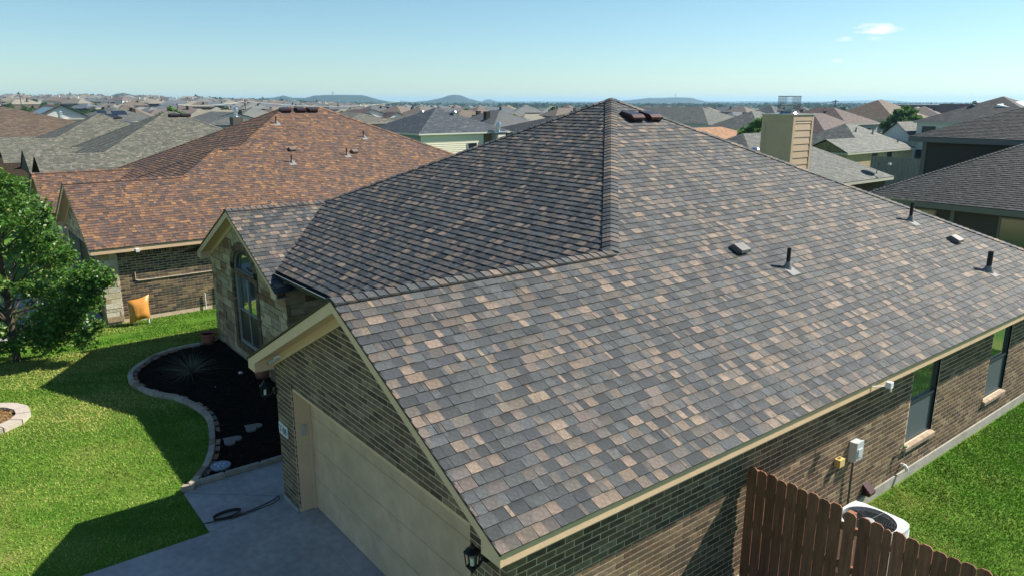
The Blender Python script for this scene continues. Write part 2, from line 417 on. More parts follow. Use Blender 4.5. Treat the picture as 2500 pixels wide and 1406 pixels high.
def stones(O, u, n, outline, holes, pieces, pal, hmin=.12, hmax=.3):
    O, u, n = map(Vector, (O, u, n)); v = Vector((0, 0, 1)); g_ = .012
    x0 = min(q[0] for q in outline); x1 = max(q[0] for q in outline); z0 = min(q[1] for q in outline); z1 = max(q[1] for q in outline)
    z = z0
    while z < z1:
        h = rng.uniform(hmin, hmax); x = x0 - rng.random() * .2
        while x < x1:
            L = rng.uniform(.22, .62); sub = [(x, z, x + L, z + h)]
            if h > .2 and rng.random() < .4: sub = [(x, z, x + L, z + h * .5), (x, z + h * .5, x + L, z + h)]
            for (a, b, c, d) in sub:
                rects = [(a + g_ / 2, b + g_ / 2, c - g_ / 2, d - g_ / 2)]
                for (ha, hb_, hc, hd) in holes:
                    nr = []
                    for (p, q, r, s_) in rects:
                        if r <= ha or p >= hc or s_ <= hb_ or q >= hd: nr.append((p, q, r, s_)); continue
                        if p < ha - .03: nr.append((p, q, ha - g_ / 2, s_))
                        if r > hc + .03: nr.append((hc + g_ / 2, q, r, s_))
                        if s_ > hd + .03: nr.append((max(p, ha), hd + g_ / 2, min(r, hc), s_))
                        if q < hb_ - .03: nr.append((max(p, ha), q, min(r, hc), hb_ - g_ / 2))
                    rects = nr
                for (p, q, r, s_) in rects:
                    C = clip_poly([(p, q), (r, q), (r, s_), (p, s_)], outline)
                    if len(C) >= 3: add_block(O, u, v, n, C, a, b, rng.uniform(.012, .035), pick(pal), pieces)
            x += L
        z += h

# ------------------------------------------------------------------ structure: ground, lawns, slabs
def build_ground():
    rr = np.concatenate([np.arange(0, 70, 1.0), 70 * 1.06 ** np.arange(0, 90)]); rr = rr[rr < 11500]; na = 300
    th = np.linspace(0, 2 * np.pi, na, endpoint=False)
    X = CAM.x + rr[1:, None] * np.cos(th)[None]; Y = CAM.y + rr[1:, None] * np.sin(th)[None]
    Z = ground(X, Y) - .03
    v = np.concatenate([[[CAM.x, CAM.y, gz(CAM.x, CAM.y) - .03]], np.stack([X.ravel(), Y.ravel(), Z.ravel()], 1)]); f = []
    for i in range(na): f.append([0, 1 + i, 1 + (i + 1) % na])
    for k in range(len(rr) - 2):
        b = 1 + k * na; c = b + na
        for i in range(na): j = (i + 1) % na; f.append([b + i, c + i, c + j, b + j])
    me = bpy.data.meshes.new('ground'); me.from_pydata(v.tolist(), [], f)
    m = bpy.data.materials.new('ground_grass_and_fields'); m.use_nodes = True; t = m.node_tree; N = t.nodes; L = t.links
    p = N['Principled BSDF']; p.inputs['Roughness'].default_value = .95; p.inputs['Specular IOR Level'].default_value = .1
    g = N.new('ShaderNodeNewGeometry')
    def nz(s, d=5):
        n = N.new('ShaderNodeTexNoise'); n.inputs['Scale'].default_value = s; n.inputs['Detail'].default_value = d; L.new(g.outputs['Position'], n.inputs['Vector']); return n.outputs[0]
    def ramp(src, stops):
        r = N.new('ShaderNodeValToRGB'); L.new(src, r.inputs[0]); e = r.color_ramp.elements
        e[0].position, e[0].color = stops[0][0], (*stops[0][1], 1); e[1].position, e[1].color = stops[-1][0], (*stops[-1][1], 1)
        for s_, c in stops[1:-1]: q = e.new(s_); q.color = (*c, 1)
        return r.outputs[0]
    near = ramp(nz(.7, 8), [(.3, (.05, .12, .012)), (.5, (.08, .17, .018)), (.62, (.12, .18, .03)), (.75, (.22, .21, .07))])
    far = ramp(nz(.012, 8), [(.32, (.035, .06, .02)), (.45, (.06, .085, .03)), (.53, (.17, .16, .08)), (.62, (.08, .10, .04)), (.75, (.24, .21, .13))])
    sp = N.new('ShaderNodeVectorMath'); sp.operation = 'DISTANCE'; L.new(g.outputs['Position'], sp.inputs[0]); sp.inputs[1].default_value = tuple(CAM)
    mr = N.new('ShaderNodeMapRange'); mr.inputs[1].default_value = 60; mr.inputs[2].default_value = 160; L.new(sp.outputs['Value'], mr.inputs[0])
    mx = N.new('ShaderNodeMix'); mx.data_type = 'RGBA'; L.new(mr.outputs[0], mx.inputs[0]); L.new(near, mx.inputs[6]); L.new(far, mx.inputs[7])
    L.new(mx.outputs[2], p.inputs['Base Color'])
    me.materials.append(m); me.polygons.foreach_set('use_smooth', [True] * len(me.polygons))
    o = bpy.data.objects.new('ground', me); link(o); tag(o, kind='structure')
build_ground()
G().prism([(-2.812, .30), (-2.655, -.96), (-2.655, -9), (3.1, -9), (3.1, .30)], .05, z0=-.035).obj('driveway', conc_m, kind='structure')
G().prism([(-2.45, .303), (2.45, .303), (2.45, .62), (-2.45, .62)], .05, z0=-.035).obj('garage_threshold', conc_m, kind='structure')
wk = G(); wk.prism([(-4.1, -.96), (-2.662, -.96), (-2.82, .30), (-3.02, .30), (-3.03, .262)], .05, z0=-.035)
wk.prism([(-4.11, -.945), (-3.04, .275), (-3.04, 4.0), (-4.2, 4.0), (-4.2, -.69)], .05, z0=-.035)
wk.obj('walkway', conc_m, kind='structure')
BORDER = [(-12.25, 2.02), (-11.97, 1.62), (-11.92, 1.1), (-11.75, 0.49), (-11.33, 0.01), (-10.8, -0.37), (-10.23, -0.52), (-9.62, -0.48), (-8.97, -0.28), (-8.48, 0.01), (-7.88, 0.19), (-7.21, 0.27), (-6.65, 0.22), (-5.95, 0.04), (-5.33, -0.16), (-4.86, -0.38), (-4.5, -0.62), (-4.22, -0.84)]
bedpoly = BORDER + [(-4.25, -.7), (-4.25, 4.0), (-7.1, 4.0), (-7.1, 2.3), (-12.2, 2.3)]
mb_ = G(); mb_.prism(bedpoly, .05, z0=-.025)
mb_.obj('mulch_bed', mulch_m, kind='structure')
# bits of bark lying in the bed
g = G()
def inpoly(x, y, P):
    c = False
    for i in range(len(P)):
        (x0, y0), (x1, y1) = P[i], P[i - 1]
        if (y0 > y) != (y1 > y) and x < (x1 - x0) * (y - y0) / (y1 - y0) + x0: c = not c
    return c
for i in range(5200):
    x = rng.uniform(-12.2, -4.3); y = rng.uniform(-.5, 3.9)
    if not inpoly(x, y, bedpoly): continue
    a = rng.random() * 6.28; L_ = rng.uniform(.02, .055); wd = L_ * .3; h = rng.uniform(.026, .045); c = rng.uniform(.5, 2.2)
    dx, dy = math.cos(a) * L_, math.sin(a) * L_; ex, ey = -math.sin(a) * wd, math.cos(a) * wd; t = rng.uniform(-.01, .02)
    g.poly([(x - dx - ex, y - dy - ey, h), (x + dx - ex, y + dy - ey, h + t), (x + dx + ex, y + dy + ey, h + t + .004), (x - dx + ex, y - dy + ey, h)], (c, c * .9, c * .8))
g.obj('bark_chips', M('bark_chips', (.016, .011, .009), 1.0, attr=True, spec=.05), kind='stuff', label='dark bark chips spread over the front bed', cat='mulch')

# lawn blades
def lawn(name, label, region, n, excl, yellow=True):
    xs = nrng.uniform(region[0], region[2], n); ys = nrng.uniform(region[1], region[3], n)
    keep = ~excl(xs, ys); xs = xs[keep]; ys = ys[keep]; n = len(xs)
    d = np.hypot(xs - CAM.x, ys - CAM.y)
    zs = ground(xs, ys) - .032
    a = nrng.uniform(0, 2 * np.pi, n); h = nrng.uniform(.018, .045, n); wd = nrng.uniform(.004, .008, n) * np.clip(d / 9, .8, 2.2)
    la = nrng.uniform(0, 2 * np.pi, n); ln = nrng.uniform(.01, .045, n)
    V = np.empty((n, 3, 3), np.float32)
    V[:, 0] = np.stack([xs - np.cos(a) * wd, ys - np.sin(a) * wd, zs], 1); V[:, 1] = np.stack([xs + np.cos(a) * wd, ys + np.sin(a) * wd, zs], 1)
    V[:, 2] = np.stack([xs + np.cos(la) * ln, ys + np.sin(la) * ln, zs + h], 1)
    # patchiness: sum of sines with random phases
    pt = np.zeros(n); fine = np.zeros(n)
    for k in range(9):
        fx, fy, ph = nrng.normal(0, 1.1), nrng.normal(0, 1.1), nrng.uniform(0, 6.28); pt += np.sin(xs * fx + ys * fy + ph)
    for k in range(9):
        fx, fy, ph = nrng.normal(0, 6), nrng.normal(0, 6), nrng.uniform(0, 6.28); fine += np.sin(xs * fx + ys * fy + ph)
    y_ = np.clip(pt / 9 * 2.1 + fine / 9 * .8 + nrng.normal(0, .30, n) + (.18 if yellow else -.30), 0, 1)[:, None]
    if yellow:
        dd = np.exp(-((xs + 8.9) ** 2 + (ys + 2.2) ** 2) / 2.6)[:, None] * .5 + np.exp(-((xs + 6.2) ** 2 + (ys + 1.9) ** 2) / 1.6)[:, None] * .35
        y_ = np.clip(y_ * .7 + dd - .05, 0, 1)
    gr = np.array([.100, .272, .013]); ye = np.array([.44, .42, .13]); dk = np.array([.085, .185, .012])
    mixd = np.clip(.5 + fine / 9 * 1.2 + nrng.normal(0, .25, n), 0, 1)[:, None]
    C = (gr * mixd + dk * (1 - mixd)) * (1 - y_) + ye * y_
    C *= nrng.uniform(.75, 1.25, n)[:, None]
    me = bpy.data.meshes.new(name); me.vertices.add(3 * n); me.vertices.foreach_set('co', V.ravel())
    me.loops.add(3 * n); me.loops.foreach_set('vertex_index', np.arange(3 * n, dtype=np.int32))
    me.polygons.add(n); me.polygons.foreach_set('loop_start', np.arange(0, 3 * n, 3, dtype=np.int32)); me.polygons.foreach_set('loop_total', np.full(n, 3, np.int32))
    me.update(); at = me.color_attributes.new('Col', 'FLOAT_COLOR', 'POINT'); arr = np.ones((3 * n, 4), np.float32); arr[:, :3] = np.repeat(C, 3, 0); at.data.foreach_set('color', arr.ravel())
    me.materials.append(grass_m); o = bpy.data.objects.new(name, me); link(o); tag(o, label, 'grass', kind='stuff')
bp = np.array(bedpoly)
def in_poly_np(x, y, P):
    c = np.zeros(len(x), bool)
    for i in range(len(P)):
        (x0, y0), (x1, y1) = P[i], P[i - 1]
        with np.errstate(divide='ignore', invalid='ignore'):
            c ^= ((y0 > y) != (y1 > y)) & (x < (x1 - x0) * (y - y0) / (y1 - y0 + 1e-12) + x0)
    return c
RING = (-9.62, -3.42, 1.0)
def ex1(x, y):
    e = in_poly_np(x, y, bedpoly) | ((x > -2.7)) | ((x > -4.15) & (y > -.96)) | ((x > -12.3) & (y > 2.0))
    e |= (x - RING[0]) ** 2 + (y - RING[1]) ** 2 < .8
    e |= (x < -16.95) & (y > .1); e |= (x < -16.95) & (x > -23.3) & (y < .2); return e
lawn('front_lawn', 'green and yellow patchy front lawn with curved garden edge', (-19, -6.5, -2.6, 14), 520000, ex1)
lawn('side_lawn', 'bright green side lawn along the brick wall', (3.02, 3.0, 8.5, 18), 230000, lambda x, y: (x < 3.04) | ((x > 3.35) & (x < 4.35) & (y > 5.3) & (y < 6.4)) | (x > 3.9 + (y + 3.5) * .62), False)

# ------------------------------------------------------------------ generic row-house roof
def house_roof(P):
    """planes and cap lines of a one-storey hip house with a front garage gable and a small front gable"""
    gx, y0, wd, ez, s = P['gx'], P['y0'], P['w'], P['ez'], P['s']; Jy, fy = P['Jy'], P['fy']; zr = ez + s * wd
    ex = gx + wd; px, py, rl = P['px'], P['py'], P['rl']; zP = ez + s * (ex - px); yb = py + rl + (ex - px); lx = px - (ex - px)
    J = (gx, Jy, zr); P1 = (px, py, zP); P2 = (px, py + rl, zP); planes = []; caps = []
    right = [(ex, y0, ez), (ex, yb, ez), P2]
    if rl > .05: right.append(P1)
    if P.get('k'):
        a, b = P['k']; K = (gx - a, Jy + a, zr + s * a); K2 = (gx - a, Jy + a + b, zr + s * a)
        right += [K2, K]; t = Jy + a - fy; V1 = (K[0] - t, fy, K[2] - s * t); V2 = (K2[0] - t, K2[1] - t, K2[2] - s * t)
        planes.append([J, K, V1, (gx - (Jy - fy), fy, zr - s * (Jy - fy))])
        planes.append([K, K2, V2, V1]); fyy = V2[1]
        planes.append([K2, P1, (px - (py - fyy), fyy, zP - s * (py - fyy)), V2])
        caps += [(J, K), (K, K2, 'y'), (K2, P1), (V1, K, 'l')]
        zfun = lambda y: K2[2] + s * (y - K2[1])
    else:
        fyy = fy
        planes.append([J, P1, (px - (py - fy), fy, zP - s * (py - fy)), (gx - (Jy - fy), fy, zr - s * (Jy - fy))])
        caps += [(J, P1)]
        zfun = lambda y: zr + s * (y - Jy)
    right += [J, (gx, y0, zr)]; planes.insert(0, right)
    planes.append([(gx, y0, zr), J, (gx - (Jy - fy), fy, zr - s * (Jy - fy)), (gx - wd, fy + .9, ez), (gx - wd, y0, ez)])
    planes.append([P2, (ex, yb, ez), (lx, yb, ez)])
    planes.append([P1, P2, (lx, yb, ez), (lx, py - (px - lx), ez)] if rl > .05 else [P1, (lx, yb, ez), (lx, py - (px - lx), ez)])
    sx, sy, sw, se = P['sg']; sr = se + s * sw; yr = fyy + (sr - zfun(fyy)) / s; ze = zfun(fyy); ov = max((sr - ze) / s, 0)
    planes.append([(sx, sy, sr), (sx, yr, sr), (sx + ov, fyy, ze), (sx + sw, fyy + .4, se), (sx + sw, sy, se)])
    planes.append([(sx, sy, sr), (sx, yr, sr), (sx - ov, fyy, ze), (sx - sw, fyy + .4, se), (sx - sw, sy, se)])
    caps += [((gx, y0, zr), J, 'y'), ((sx, sy, sr), (sx, yr, sr), 'y'), ((px - (py - fyy), fyy, zP - s * (py - fyy)), P1, 'l'), ((ex, yb, ez), P2, 'b')]
    if rl > .05: caps.append((P1, P2, 'y'))
    return planes, caps, dict(zr=zr, zP=zP, ex=ex, yb=yb, lx=lx, sr=sr, fyy=fyy, zf=ze, zfun=zfun)
def cap_dirs(a, b, typ, s):
    if typ == 'y':
        c = 1 / math.hypot(1, s); return (Vector((-c, 0, -c * s)), Vector((c, 0, -c * s)))
    a, b = Vector(a), Vector(b); v = (b - a).normalized(); sx = 1 if (b - a).x < 0 else -1; sy = 1 if (b - a).y > 0 else -1
    # hip: planes falling along sx*X and -sy*Y
    n1 = Vector((sx * s, 0, 1)).normalized(); n2 = Vector((0, -sy * s, 1)).normalized()
    d1 = v.cross(n1).normalized(); d2 = v.cross(n2).normalized()
    if d1.dot(Vector((sx, 0, 0))) < 0: d1 = -d1
    if d2.dot(Vector((0, -sy, 0))) < 0: d2 = -d2
    return d1, d2
def roof_build(parent, P, pal, nsing, ncap, exp=.143, hb=.011, wscale=1.0, caps_on=True):
    planes, caps, I = house_roof(P); g = G()
    for pl in planes:
        n = frame_of(pl)[3]; g.poly([Vector(p) - n * .004 for p in pl])
    roof = g.obj('roof', felt_m, parent); pcs = []
    for pl in planes: shingle_plane(pl, pal, pcs, exp, hb, wscale)
    finalise(pcs, 'shingle', 'shingles', shing_m, roof, nsing)
    if caps_on:
        cp = []
        for c in caps:
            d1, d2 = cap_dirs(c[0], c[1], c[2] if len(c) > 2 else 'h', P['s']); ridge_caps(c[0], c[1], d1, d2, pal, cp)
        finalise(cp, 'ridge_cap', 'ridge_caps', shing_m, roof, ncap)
    return roof, I
def rake(g, A, B, inward, depth=.028, h=.17):
    # sloping fascia board from A (low) to B (high), top edge on the roof edge
    g.beam(Vector(A) - Vector((0, 0, .012)), Vector(B) - Vector((0, 0, .012)), Vector(inward) * depth, (0, 0, -h))

def roof_vent(parent, x, y, z, s, size=.3, mat=None, lip=True, label=None):
    # box vent standing on a plane falling towards +X with slope s
    g = G(); w2 = size / 2; n = Vector((s, 0, 1)).normalized(); d = Vector((1, 0, -s)).normalized(); u = Vector((0, 1, 0)); O = Vector((x, y, z))
    def P3(a, b, c): return O + u * a + d * b + n * c
    h = size * .42
    pr = [(-w2, 0), (-w2, .02), (-w2 * .55, h), (w2 * 1.0, h), (w2 * 1.12, h * .62), (w2 * 1.12, h * .5), (w2 * .8, h * .45), (w2 * .6, 0)]
    a = [P3(-w2, p, q) for p, q in pr]; b = [P3(w2, p, q) for p, q in pr]; m = len(pr)
    g.mesh_(a + b, [list(range(m))[::-1], list(range(m, 2 * m))] + [[i, (i + 1) % m, m + (i + 1) % m, m + i] for i in range(m)])
    o = g.obj('roof_vent', mat or flash_m, parent); tag(o, label)
    f = G(); q = [P3(-w2 * 1.25, -w2 * 1.2, .016), P3(w2 * 1.25, -w2 * 1.2, .016), P3(w2 * 1.25, w2 * 1.45, .02), P3(-w2 * 1.25, w2 * 1.45, .02)]
    f.poly(q); return o
def vent_pipe(parent, x, y, z, s, h=.42, r=.042, mat=None, label=None, plate=.2):
    g = G(); g.cyl((x, y, z - .05), (x, y, z + h), r, r, 14); g.cyl((x, y, z + h - .004), (x, y, z + h + .002), r * .75, r * .75, 12)
    o = g.obj('vent_pipe', mat or pipe_m, parent); tag(o, label)
    f = G(); n = Vector((s, 0, 1)).normalized(); d = Vector((1, 0, -s)).normalized(); O = Vector((x, y, z))
    f.cyl(O - n * .01, O + Vector((0, 0, .10)) + n * .02, r * 2.3, r * 1.15, 14)
    w_ = plate * .62
    a = [O + Vector((0, -w_, 0)) - d * .05 + n * .013, O + Vector((0, w_, 0)) - d * .05 + n * .013, O + Vector((0, w_, 0)) + d * plate + n * .019, O + Vector((0, -w_, 0)) + d * plate + n * .019]
    # plate lies under the courses above and shows only on its lower part
    a[0] = a[0] + (a[3] - a[0]) * .55 if False else a[0]
    f.mesh_([p for p in a] + [p - n * .004 for p in a], [[0, 1, 2, 3], [0, 4, 5, 1], [1, 5, 6, 2], [2, 6, 7, 3], [3, 7, 4, 0]])
    f.obj('flashing', flash_m, o); return o

def gable_trim(parent, cx, wd, ez, s, y0, yw, mat, hh=.15, sides=(1, 1), ret=.32):
    zr = ez + s * wd; fr = y0 + .02
    for sg, on in ((-1, sides[0]), (1, sides[1])):
        if not on: continue
        g = G(); A = Vector((cx + sg * wd * .992, fr, ez - .012)); B = Vector((cx, fr, zr - .016))
        C = Vector((cx + sg * (wd - ret), fr, ez + s * ret - .014))
        # board with a level boxed end
        zb = ez - .012 - hh + .01
        pts = [A, Vector((A.x, fr, zb)), Vector((C.x, fr, zb)), Vector((C.x, fr, C.z - hh)), Vector((cx, fr, B.z - hh)), B]
        bk = [p + Vector((0, .03, 0)) for p in pts]; m = len(pts); f = [list(range(m)), list(range(m, 2 * m))[::-1]] + [[i, m + i, m + (i + 1) % m, (i + 1) % m] for i in range(m)]
        if sg > 0: f = [q[::-1] for q in f]
        g.mesh_(pts + bk, f); g.obj('rake_board', mat, parent)
        g = G()   # boxed soffit end and sloping soffit
        x0, x1 = sorted((C.x, A.x - sg * .004)); g.box((x0, fr + .031, zb), (x1, yw - .002, zb + .012))
        g.box((C.x - .006, fr + .031, zb), (C.x + .006, yw - .002, C.z - hh + .03))
        g.beam((C.x, fr + .031, C.z - hh + .03), (cx, fr + .031, B.z - hh + .03), (0, yw - fr - .033, 0), (0, 0, .012))
        g.obj('soffit', mat, parent)
        g = G(); g.beam((C.x, yw - .03, C.z - hh + .028), (cx, yw - .03, B.z - hh + .028), (0, .028, 0), (0, 0, -.13)); g.obj('frieze_board', mat, parent)
        g = G(); g.beam(Vector((cx + sg * wd, y0 - .004, ez - .012)), Vector((cx, y0 - .004, zr - .012)), (0, .022, 0), (0, 0, .0195)); g.obj('drip_edge', black_m, parent)
def window_px(parent, x, ya, yb, za, zb, sill=True):
    # window on a wall facing +X at x
    f = G(); t = .045; xx = x - .085
    for a, b in (((xx, ya, za), (xx + .05, ya + t, zb)), ((xx, yb - t, za), (xx + .05, yb, zb)), ((xx, ya + t, za), (xx + .05, yb - t, za + t)), ((xx, ya + t, zb - t), (xx + .05, yb - t, zb)), ((xx, ya + t, (za + zb) / 2 - .02), (xx + .055, yb - t, (za + zb) / 2 + .025))): f.box(a, b)
    w_ = f.obj('window', frame_m, parent)
    G().box((xx + .012, ya + t, (za + zb) / 2 + .025), (xx + .02, yb - t, zb - t)).obj('pane', glass_m, w_)
    G().box((xx + .03, ya + t, za + t), (xx + .034, yb - t, (za + zb) / 2 - .02)).obj('screen', screen_m, w_)
    for a_ in (ya - .012, yb): G().box((xx - .01, a_, za), (x - .008, a_ + .012, zb)).obj('reveal', mortar_m, w_)
    if sill:
        pcs = []; n = 5; L = (yb - ya + .1) / n
        for i in range(n):
            g = G(); y = ya - .05 + i * L; v = []
            for (a, b) in ((y + .004, y + L - .004),):
                v = [(x - .08, a, za), (x + .055, a, za - .035), (x + .055, b, za - .035), (x - .08, b, za), (x - .08, a, za - .09), (x + .05, a, za - .105), (x + .05, b, za - .105), (x - .08, b, za - .09)]
            g.mesh_(v, [[0, 1, 2, 3], [4, 7, 6, 5], [0, 4, 5, 1], [1, 5, 6, 2], [2, 6, 7, 3], [3, 7, 4, 0]])
            rgb(g.obj('sill_brick', M('sill_brick', (.36, .27, .2), .9, noise=.15, nscale=12, bump=.4), w_), (rng.uniform(.85, 1.1),) * 3)
    return w_

# ================================================================== the near house
HX = empty('brick_house', (-4.6, .33, 0), 'near brown brick house with charcoal and tan shingle roof and closed beige garage door', 'house')
PM = dict(gx=0, y0=0, w=3.311, ez=2.392, s=.5, Jy=4.684, fy=2.1, px=-4.66, py=9.344, rl=0, sg=(-9.67, 1.8, 2.847, 2.432))
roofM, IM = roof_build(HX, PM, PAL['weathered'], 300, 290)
# walls: mortar core with bricks and stones set on it
g = G(); g.box((-2.974, .3265, 0), (-2.366, .58, 2.134)).box((2.366, .3265, 0), (2.974, .58, 2.134))
go = [(-2.974, 2.134), (2.974, 2.134), (2.974, 2.40), (0, 3.89), (-2.974, 2.40)]
v = [(x, .3265, z) for x, z in go] + [(x, .52, z) for x, z in go]; m = 5
g.mesh_(v, [[4, 3, 2, 1, 0][::-1], [5, 6, 7, 8, 9][::-1]] + [[i, (i + 1) % m, m + (i + 1) % m, m + i][::-1] for i in range(m)])
g.box((-2.974, .58, 0), (-2.86, 4.0, 2.39)); g.obj('garage_wall', mortar_m, HX)
WINS = [(8.9, 9.92, .64, 2.12), (12.25, 13.22, .60, 2.12), (15.5, 16.4, .6, 2.1)]
g = G(); ys = [.335]
for a, b, c, d in WINS:
    g.box((2.85, ys[-1], .15), (2.9825, a, 2.36)); g.box((2.85, a, .15), (2.9825, b, c)); g.box((2.85, a, d), (2.9825, b, 2.36)); ys.append(b)
g.box((2.85, ys[-1], .15), (2.9825, 17.0, 2.36)); g.obj('side_wall', mortar_m, HX)
G().box((2.80, .30, -.3), (3.01, 17.05, .15)).obj('foundation', slab_m, HX)
g = G(); g.box((-3.0, .30, -.2), (-2.37, .6, .06)).box((2.37, .30, -.2), (2.79, .6, .06)); g.obj('foundation', slab_m, HX)
g = G(); g.box((-12.5, 16.9, -.2), (2.85, 17.0, 2.36)).box((-12.35, 2.2, -.2), (-12.25, 16.9, 2.36)).box((-7.0, 4.0, -.05), (-2.98, 4.1, 2.72)); g.obj('rear_and_side_wall', mortar_m, HX)
pcs = []
# garage front
gl = [(-2.988, .06), (2.988, .06), (2.988, 2.39), (0, 3.86), (-2.988, 2.39)]
facing((0, .3265, 0), (1, 0, 0), (0, -1, 0), gl, [(-2.366, 0, 2.366, 2.134)], pcs, BRK)
# side wall: u runs along -Y so that the faces look towards +X
facing((2.9825, 0, 0), (0, 1, 0), (1, 0, 0), [(.321, .15), (17.0, .15), (17.0, 2.36), (.321, 2.36)], [(a - .012, c - .1, b + .012, d) for a, b, c, d in WINS], pcs, BRK)
facing((-2.366 + .0, 0, 0), (0, 1, 0), (1, 0, 0), [(.33, .06), (.355, .06), (.355, 2.134), (.33, 2.134)], [], pcs, BRK)
facing((0, 4.0, 0), (1, 0, 0), (0, -1, 0), [(-7.0, 0), (-2.99, 0), (-2.99, 2.62), (-7.0, 2.62)], [(-5.6, 0, -4.6, 2.1)], pcs, BRK)
sw = IM
def zg(x): return 2.432 + .5 * (2.847 - abs(x + 9.67)) - .16
sgo = [(-12.25, 0.02), (-7.04, 0.02), (-7.04, zg(-7.04)), (-9.67, zg(-9.67)), (-12.25, zg(-12.25))]
# arched window surround of bricks on the stone gable
WX0, WX1 = -10.38, -8.90; AX = (WX0 + WX1) / 2
sur = (WX0 - .2, .3, WX1 + .2, 2.45)
archr = (WX1 - WX0) / 2
spc = []
stones((0, 2.115, 0), (1, 0, 0), (0, -1, 0), sgo, [sur, (WX0 - .02, 2.45, WX1 + .02, 2.86), (WX0 + .15, 2.86, WX1 - .15, 3.04)], spc, STN)
stones((-7.055, 0, 0), (0, 1, 0), (1, 0, 0), [(2.1, .02), (4.0, .02), (4.0, 2.6), (2.1, 2.6)], [], spc, STN)
g = G(); v0_ = [(x, z) for x, z in sgo]
def wallpoly(g, P, y, d=.1):
    m = len(P); v = [(x, y, z) for x, z in P] + [(x, y + d, z) for x, z in P]
    g.mesh_(v, [list(range(m)), list(range(m, 2 * m))[::-1]] + [[i, m + i, m + (i + 1) % m, (i + 1) % m] for i in range(m)])
wallpoly(g, [(-12.25, 0), (WX0, 0), (WX0, zg(WX0)), (-12.25, zg(-12.25))], 2.115)
wallpoly(g, [(WX1, 0), (-7.055, 0), (-7.055, zg(-7.055)), (WX1, zg(WX1))], 2.115)
wallpoly(g, [(WX0, 0), (WX1, 0), (WX1, .45), (WX0, .45)], 2.115)
arcpts = [(AX + archr * math.cos(t), 2.30 + .56 * math.sin(t)) for t in np.linspace(math.pi, 0, 13)]
wallpoly(g, [(WX0, zg(WX0) - .0)] + [(WX0, 2.3)] + [], 2.115) if False else None
P = arcpts; top = [(x, zg(x)) for x, z in arcpts]
for i in range(12):
    a, b = arcpts[i], arcpts[i + 1]; wallpoly(g, [a, b, (b[0], zg(b[0])), (a[0], zg(a[0]))], 2.115)
wallpoly(g, [(WX0, 2.16), (WX1, 2.16), (WX1, 2.3), (WX0, 2.3)], 2.115)
g.box((-7.155, 2.216, 0), (-7.055, 4.0, 2.6)); g.obj('front_gable_wall', M('stone_mortar', (.40, .37, .30), .95, noise=.1), HX)
G().box((-12.3, 2.07, -.2), (-7.02, 2.3, .03)).obj('foundation', slab_m, HX)
# surround bricks
for side in (WX0 - .2, WX1 + .0):
    z = .3
    while z < 2.42:
        add_block(Vector((0, 2.115, 0)), Vector((1, 0, 0)), Vector((0, 0, 1)), Vector((0, -1, 0)), [(side + .004, z + .005), (side + .196, z + .005), (side + .196, z + .072), (side + .004, z + .072)], side, z, .04, pick(BRK), pcs); z += .0795
x = WX0 - .2
while x < WX1 + .15:
    add_block(Vector((0, 2.115, 0)), Vector((1, 0, 0)), Vector((0, 0, 1)), Vector((0, -1, 0)), [(x + .004, .24), (x + .07, .24), (x + .07, .43), (x + .004, .43)], x, .24, .05, pick(BRK), pcs)
    if WX0 < x < WX1 - .05: add_block(Vector((0, 2.115, 0)), Vector((1, 0, 0)), Vector((0, 0, 1)), Vector((0, -1, 0)), [(x + .004, 2.17), (x + .07, 2.17), (x + .07, 2.29), (x + .004, 2.29)], x, 2.17, .03, pick(BRK), pcs)
    x += .0795
nA = 26
for i in range(nA):
    t0, t1 = math.pi * (1 - i / nA) - .006, math.pi * (1 - (i + 1) / nA) + .006
    q = [(AX + r * math.cos(t), 2.30 + (r * .56 / archr if r <= archr + .001 else .56 + (r - archr)) * math.sin(t)) for r, t in ((archr + .001, t0), (archr + .2, t0), (archr + .2, t1), (archr + .001, t1))]
    q = [(archr, 0)] and q
    add_block(Vector((0, 2.115, 0)), Vector((1, 0, 0)), Vector((0, 0, 1)), Vector((0, -1, 0)), q[::-1], q[0][0], q[0][1], .04, pick(BRK), pcs)
finalise(pcs, 'brick', 'bricks', brick_m, HX, 300)
finalise(spc, 'stone', 'stones', stone_m, HX, 150)
# front windows
f = G(); yy = 2.17; t = .04
xm = AX
for (a, b, c, d) in ((WX0, .45, WX0 + t, 2.16), (WX1 - t, .45, WX1, 2.16), (xm - .03, .45, xm + .03, 2.16), (WX0, .45, WX1, .45 + t), (WX0, 2.16 - t, WX1, 2.16), (WX0, 1.27, WX1, 1.31)):
    f.box((a, yy - .02 - (.004 if a == xm - .03 else 0) - (.002 if d - b < .1 else 0), b), (c, yy + .03, d))
w_ = tag(f.obj('window', M('grey_window_frame', (.22, .24, .24), .45), HX), 'tall double window with closed blinds')
for a, b in ((WX0 + t, xm - .03), (xm + .03, WX1 - t)):
    G().box((a, yy + .004, 1.31), (b, yy + .012, 2.16 - t)).obj('pane', glass_m, w_)
    G().box((a, yy - .006, .45 + t), (b, yy + .0, 1.27)).obj('screen', M('dark_screen', (.018, .024, .024), .45, spec=.5), w_)
f = G(); P2_ = [(AX + archr * math.cos(t) * .999, 2.30 + .56 * math.sin(t)) for t in np.linspace(0, math.pi, 15)]
Pi = [(AX + (archr - .05) * math.cos(t), 2.34 + .48 * math.sin(t)) for t in np.linspace(0, math.pi, 15)]
for i in range(14):
    a, b, c, d = P2_[i], P2_[i + 1], Pi[i + 1], Pi[i]; f.mesh_([(q[0], yy - .02, q[1]) for q in (a, b, c, d)] + [(q[0], yy + .03, q[1]) for q in (a, b, c, d)], [[0, 1, 2, 3], [4, 7, 6, 5], [3, 2, 6, 7], [0, 4, 5, 1]])
f.box((WX0, yy - .025, 2.3), (WX1, yy + .03, 2.34))
w2_ = tag(f.obj('window', frame_m, HX), 'half-round window above the double window')
